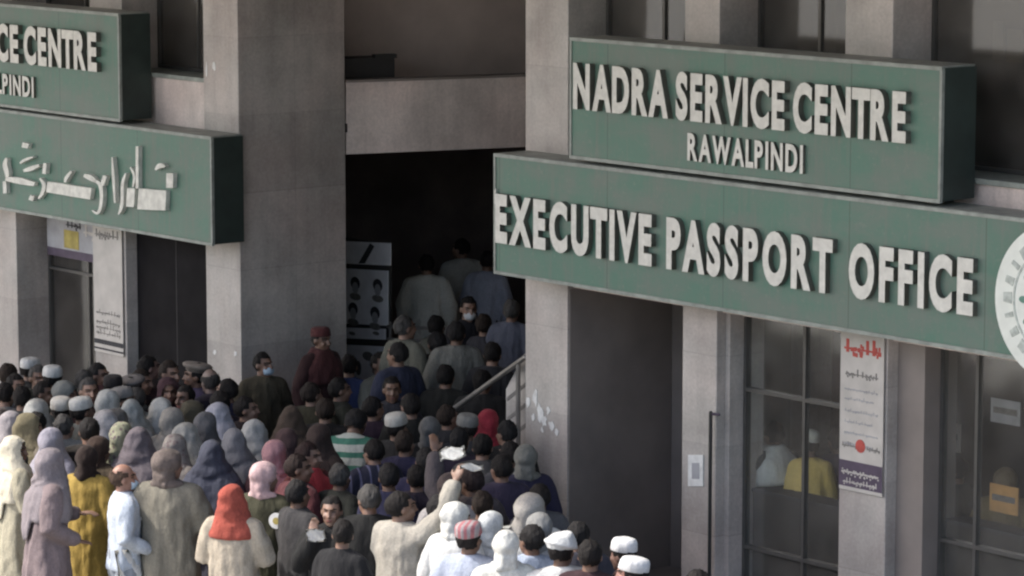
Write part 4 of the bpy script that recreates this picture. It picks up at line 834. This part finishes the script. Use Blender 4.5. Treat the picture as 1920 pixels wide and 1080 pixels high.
# fillers that the photo shows squeezed between the others
for q in (
 (35, 700, 'man with black hair and grey collar just right of the left edge', 'kameez', (.07, .07, .075), 'hair', HAIR, 120, 'down', G2),
 (78, 690, 'man with black hair between the two tilted white prayer caps', 'kameez', (.03, .035, .03), 'hair', HAIR, 150, 'down', G2),
 (165, 708, 'man with brown face turned to the camera under the pale banner', 'kameez', (.06, .03, .03), 'hair', HAIR, 170, 'down', G2),
 (212, 700, 'man with dark cap and black coat right of the pale banner foot', 'kameez', (.025, .02, .02), 'cap', (.04, .035, .035), 60, 'down', G2),
 (232, 722, 'man in dark green kameez with a grey cap, low before the dark doorway', 'kameez', (.06, .07, .05), 'cap', (.26, .25, .24), 90, 'down', G2),
 (270, 724, 'man in grey waist length shirt with black hair above two pale shawls', 'shirt', (.18, .19, .18), 'hair', HAIR, 20, 'down', G2),
 (300, 690, 'man with dark face and black shirt between two heads in the doorway', 'kameez', (.03, .018, .02), 'hair', HAIR, 120, 'phone', G2),
 (345, 690, 'man in brown shirt raising his hand beside the rolled wool cap', 'kameez', (.08, .05, .045), 'hair', HAIR, -140, 'phone', G2),
 (436, 734, 'man in dim violet jacket right of the lilac grey headscarf', 'kameez', (.06, .05, .08), 'hair', HAIR, -20, 'down', G2),
 (128, 752, 'man in grey shalwar with dark hair squeezed between two pale caps', 'kameez', (.14, .14, .14), 'hair', HAIR, 60, 'fwd', G2),
 (225, 758, 'woman in dull grey brown scarf between pale hoods, third row', 'kameez', (.13, .12, .11), 'hijab', (.17, .16, .15), 30, 'down', G2),
 (88, 768, 'woman in dusky brown scarf beside the olive brown headscarf', 'robe', (.12, .09, .08), 'hijab', (.14, .11, .10), 30, 'down', G2),
 (385, 770, 'woman in dark grey scarf tucked behind the wide light grey shawl', 'robe', (.09, .09, .10), 'hijab', (.12, .12, .13), 20, 'down', G2),
 (440, 800, 'woman in mid grey shawl right of the dark slate headscarf', 'robe', (.16, .16, .17), 'shawl', (.20, .20, .22), 20, 'down', G2),
 (610, 745, 'man in black with bushy hair left of the striped shirt', 'kameez', (.022, .02, .02), 'hair', HAIR, 10, 'down', G3),
 (632, 708, 'man in olive grey with black hair below the blue and navy jacket', 'kameez', (.05, .05, .035), 'hair', HAIR, 60, 'down', G3),
 (735, 706, 'man in dark grey with black hair right of the pale grey green kameez', 'kameez', (.04, .04, .05), 'hair', HAIR, 160, 'phone', G3),
 (600, 792, 'person in dark brown scarf above the bright red scarf', 'kameez', (.05, .035, .03), 'hijab', (.06, .04, .035), 40, 'down', G3),
 (560, 850, 'man with dark brown hair and wine red kameez left of the bright red scarf', 'kameez', (.11, .03, .035), 'hair', (.03, .015, .012), 60, 'down', G3),
 (730, 866, 'man in indigo shirt with black hair under the patterned navy shirt', 'shirt', (.035, .035, .08), 'hair', HAIR, 10, 'down', G3),
 (770, 872, 'man in dark purple black jacket just left of the raised sleeve', 'kameez', (.035, .028, .045), 'hair', HAIR, 10, 'down', G3),
 (840, 758, 'man in charcoal coat beneath the middle of the handrail', 'kameez', (.035, .035, .04), 'hair', HAIR, 20, 'phone', G3),
 (876, 772, 'man with grey cap under the handrail, left of the red headscarf', 'kameez', (.05, .05, .055), 'cap', (.20, .20, .19), 10, 'down', G3),
 (955, 826, 'man in slate grey with black hair below the cheek wall', 'kameez', (.07, .07, .08), 'hair', HAIR, -20, 'down', G3),
 (645, 972, 'man in black with arms folded at the bottom, left of the beige back', 'kameez', (.02, .02, .022), 'hair', HAIR, 30, 'cross', G4),
 (1010, 905, 'man with dark hair and grey shoulder between big cream hood and stone pier', 'kameez', (.12, .12, .13), 'hair', HAIR, -20, 'down', G4)):
    person(q[0], q[1], q[2], q[3], q[4], q[5], q[6], q[7], q[8], group=q[9])
for q in ((760, 590, 'man in dim olive shirt at the left of the steps, inside the dark hall', (.16, .16, .13), .34, 40), (790, 620, 'man in grey brown kameez on the steps below the olive grey one', (.11, .10, .085), .17, 20), (850, 600, 'man in dim grey kameez with back turned, left of the phone caller', (.20, .20, .18), .34, 10), (925, 640, 'man in black jacket at the top end of the handrail', (.03, .03, .035), .17, 20), (745, 640, 'man in blue black shirt next to the poster board foot', (.04, .045, .08), .17, -30), (960, 560, 'man in dark blue grey shirt in the hall beside the entrance pier', (.10, .11, .15), .5, 30)):
    person(q[0], q[1], q[2], 'kameez', q[3], 'hair', HAIR, q[5], 'down', fl=q[4], group=G3)
# ---- inside the hall and on the steps
person(800, 476, 'man in pale grey shalwar kameez deep in the dark hall, left of two', 'kameez', (.60, .60, .54), 'hair', HAIR, 10, fl=.5, pos=None, group=G3, H=.98)
person(864, 446, 'man in pale grey shalwar kameez deep in the dark hall, taller of two', 'kameez', (.56, .56, .51), 'hair', HAIR, -10, fl=.5, group=G3)
person(915, 470, 'man in bluish grey shirt at the right of the pair in the hall', 'shirt', (.34, .36, .44), 'hair', HAIR, 20, fl=.5, group=G3, lower=(.04, .04, .05))
person(880, 556, 'man in black with white mask holding a phone to his ear on the steps', 'shirt', (.02, .02, .025), 'hair', HAIR, 150, 'phone', fl=.34, lower=(.05, .05, .045), extra=(('mask', (.55, .58, .60)),), group=G3)
person(940, 590, 'man in black and grey at the right of the steps beside the cheek wall', 'shirt', (.04, .04, .05), 'hair', HAIR, 40, fl=.34, group=G3)
person(820, 590, 'man in olive grey kameez standing low on the steps behind the black clad man', 'kameez', (.13, .13, .105), 'hair', HAIR, 60, fl=.17, group=G3)
person(775, 672, 'man in dark olive grey kameez in front of the steps', 'kameez', (.075, .075, .065), 'hair', HAIR, 30, group=G3)
person(836, 682, 'man in black trousers and coat in front of the phone caller', 'kameez', (.025, .025, .022), 'hair', HAIR, 10, group=G3)
person(905, 692, 'man in black beneath the upper end of the handrail', 'kameez', dark, 'hair', HAIR, 10, group=G3)
# ---- lower right group
person(735, 918, 'man in beige kameez seen from behind with one arm stretched up', 'kameez', (.44, .41, .35), 'hair', HAIR, 25, 'raise', group=G4, H=1.0, wide=1.08)
person(825, 926, 'black haired man in cream white kameez right of the raised arm', 'kameez', (.66, .66, .58), 'hair', HAIR, 25, 'low', group=G4)
person(884, 874, 'dark haired man just under the raised papers', 'kameez', (.10, .085, .09), 'hair', (.03, .018, .018), -10, 'up', group=G4)
person(848, 882, 'man with brown hair and pale grey collar left of another dark head', 'kameez', (.38, .36, .36), 'wrap', (.10, .075, .07), 10, group=G4)
person(905, 918, 'man in dim brown jacket behind the small white hood', 'kameez', (.07, .055, .05), 'hair', HAIR, 10, group=G4)
person(922, 955, 'person in small white hood and white kameez among the lower right group', 'kameez', white, 'wrap', (.66, .67, .66), 10, group=G4, H=.98)
person(858, 938, 'person with white head cloth left of the small white hood', 'kameez', white, 'wrap', (.64, .64, .60), 30, group=G4)
person(985, 922, 'man with big cream white hood lit from the left, brown grey at the back', 'kameez', (.55, .55, .52), 'hijab', (.44, .41, .37), 10, group=G4, wide=1.1)
person(880, 974, 'man with grey and pink striped cap and pale blue kameez', 'kameez', (.45, .50, .62), 'cap', (.40, .34, .35), 20, hmat='stripe_pink', group=G4)
person(948, 990, 'person in white kameez and black cap left of the pale blue shirt', 'kameez', (.66, .66, .60), 'wrap', (.60, .60, .56), -10, group=G4)
person(987, 984, 'black haired man in light blue shirt, nearest the camera at the bottom', 'shirt', (.42, .50, .66), 'hair', HAIR, 0, group=G4)
person(1052, 998, 'man in large white turban and white kameez at the bottom edge', 'kameez', (.68, .68, .66), 'turban', (.68, .69, .68), -10, group=G4, wide=1.15)
person(1084, 976, 'black haired man half behind the large white turban', 'kameez', (.06, .06, .08), 'hair', HAIR, -20, group=G4)
person(1022, 958, 'person in pale grey kameez and grey scarf behind the white turban', 'kameez', (.45, .46, .46), 'wrap', (.28, .28, .27), 0, group=G4)
person(1165, 1004, 'man in white prayer cap and dark maroon coat, farther of two at the doorway', 'kameez', (.06, .03, .03), 'cap', (.66, .66, .66), -60, group=G4, skin=(.22, .12, .09))
person(1184, 1040, 'man in white prayer cap with reddish face, lowest at the right', 'kameez', (.22, .12, .10), 'cap', (.66, .66, .66), -80, group=G4, skin=(.34, .16, .12))
person(1136, 1004, 'man in dark maroon with black hair left of two white prayer caps', 'kameez', (.05, .025, .03), 'hair', HAIR, 20, group=G4)
person(1306, 1066, 'man whose black hair just shows below the small framed notice', 'kameez', (.05, .05, .06), 'hair', HAIR, -30, group=G4)
sheet('paper', 'broad white sheet held highest above the crowd near the raised arm', 'paper', 848, 850, 2.08, .20, .11, rot=(50, -14, 15))
sheet('paper', 'narrow white sheet just below the broad one, over two dark heads', 'paper', 884, 876, 2.0, .18, .05, rot=(55, 8, 0))
G5 = 'people inside the glass front on the right'
for (a, b, yy, lb) in ((2.62, 3.97, 930, 'dark service counter behind the glass below the yellow shirt'), (4.88, 6.72, 985, 'dark service counter behind the glass at the far right')):
    zt = fac((1480 if a < 4 else 1830), yy, -.36)[1]; c_ = thing('service_counter', lb, 'counter', FT(0, 0, 0))
    box_part('front', (a, b, .37, .40, .014, zt - .03), M['dark_wall'], c_); box_part('top', (a, b, .35, .58, zt - .029, zt), M['inkdark'], c_)
for (x0, y0, x1, y1, mt, lb) in ((1858, 745, 1912, 800, 'poster_dim', 'pinkish grey notice high inside the far right window'), (1856, 905, 1908, 968, 'orange', 'orange brown poster low inside the far right window'), (1775, 790, 1800, 850, 'poster', 'small pale card standing inside the far right window')):
    a = fac(x0, y0, -.62); b = fac(x1, y1, -.62); o = mkobj('notice', None, None, FT(0, 0, 0)); tag(o, lb, 'notice'); box_part('sheet', (a[0], b[0], .62, .63, b[1], a[1]), M[mt], o); box_part('band', (a[0] + .03, b[0] - .03, .616, .6195, (a[1] + b[1]) / 2 - .02, (a[1] + b[1]) / 2 + .03), M['ink'], o)
def inside(x, y, tt, label, *a, **k):
    u, z = fac(x, y, -tt); hz = 1.70; person(x, y, label, *a, fl=max(.02, z - hz), pos=(u, tt, 0), group=G5, **k)
inside(1448, 838, .66, 'man in black with bright white shawl on his shoulders behind the window glass', 'kameez', (.03, .03, .03), 'hair', HAIR, -40, 'reach', extra=(('stole', (.98, .98, .90)),))
inside(1522, 812, .72, 'man in yellow shirt and white cap behind the window glass', 'shirt', (.98, .72, .18), 'cap', (.8, .8, .7), 20, 'fwd', lower=(.06, .05, .07), wide=.82)
inside(1572, 838, .95, 'man in dark purple behind glass, right of the yellow shirt', 'kameez', (.06, .04, .07), 'hair', HAIR, 10)
inside(1790, 850, .8, 'man in dark green coat behind the rightmost window glass', 'kameez', (.04, .055, .05), 'hair', HAIR, -30)
inside(1885, 890, .9, 'person in yellow brown clothes at the right edge behind glass', 'kameez', (.35, .25, .08), 'wrap', (.30, .22, .12), 10)
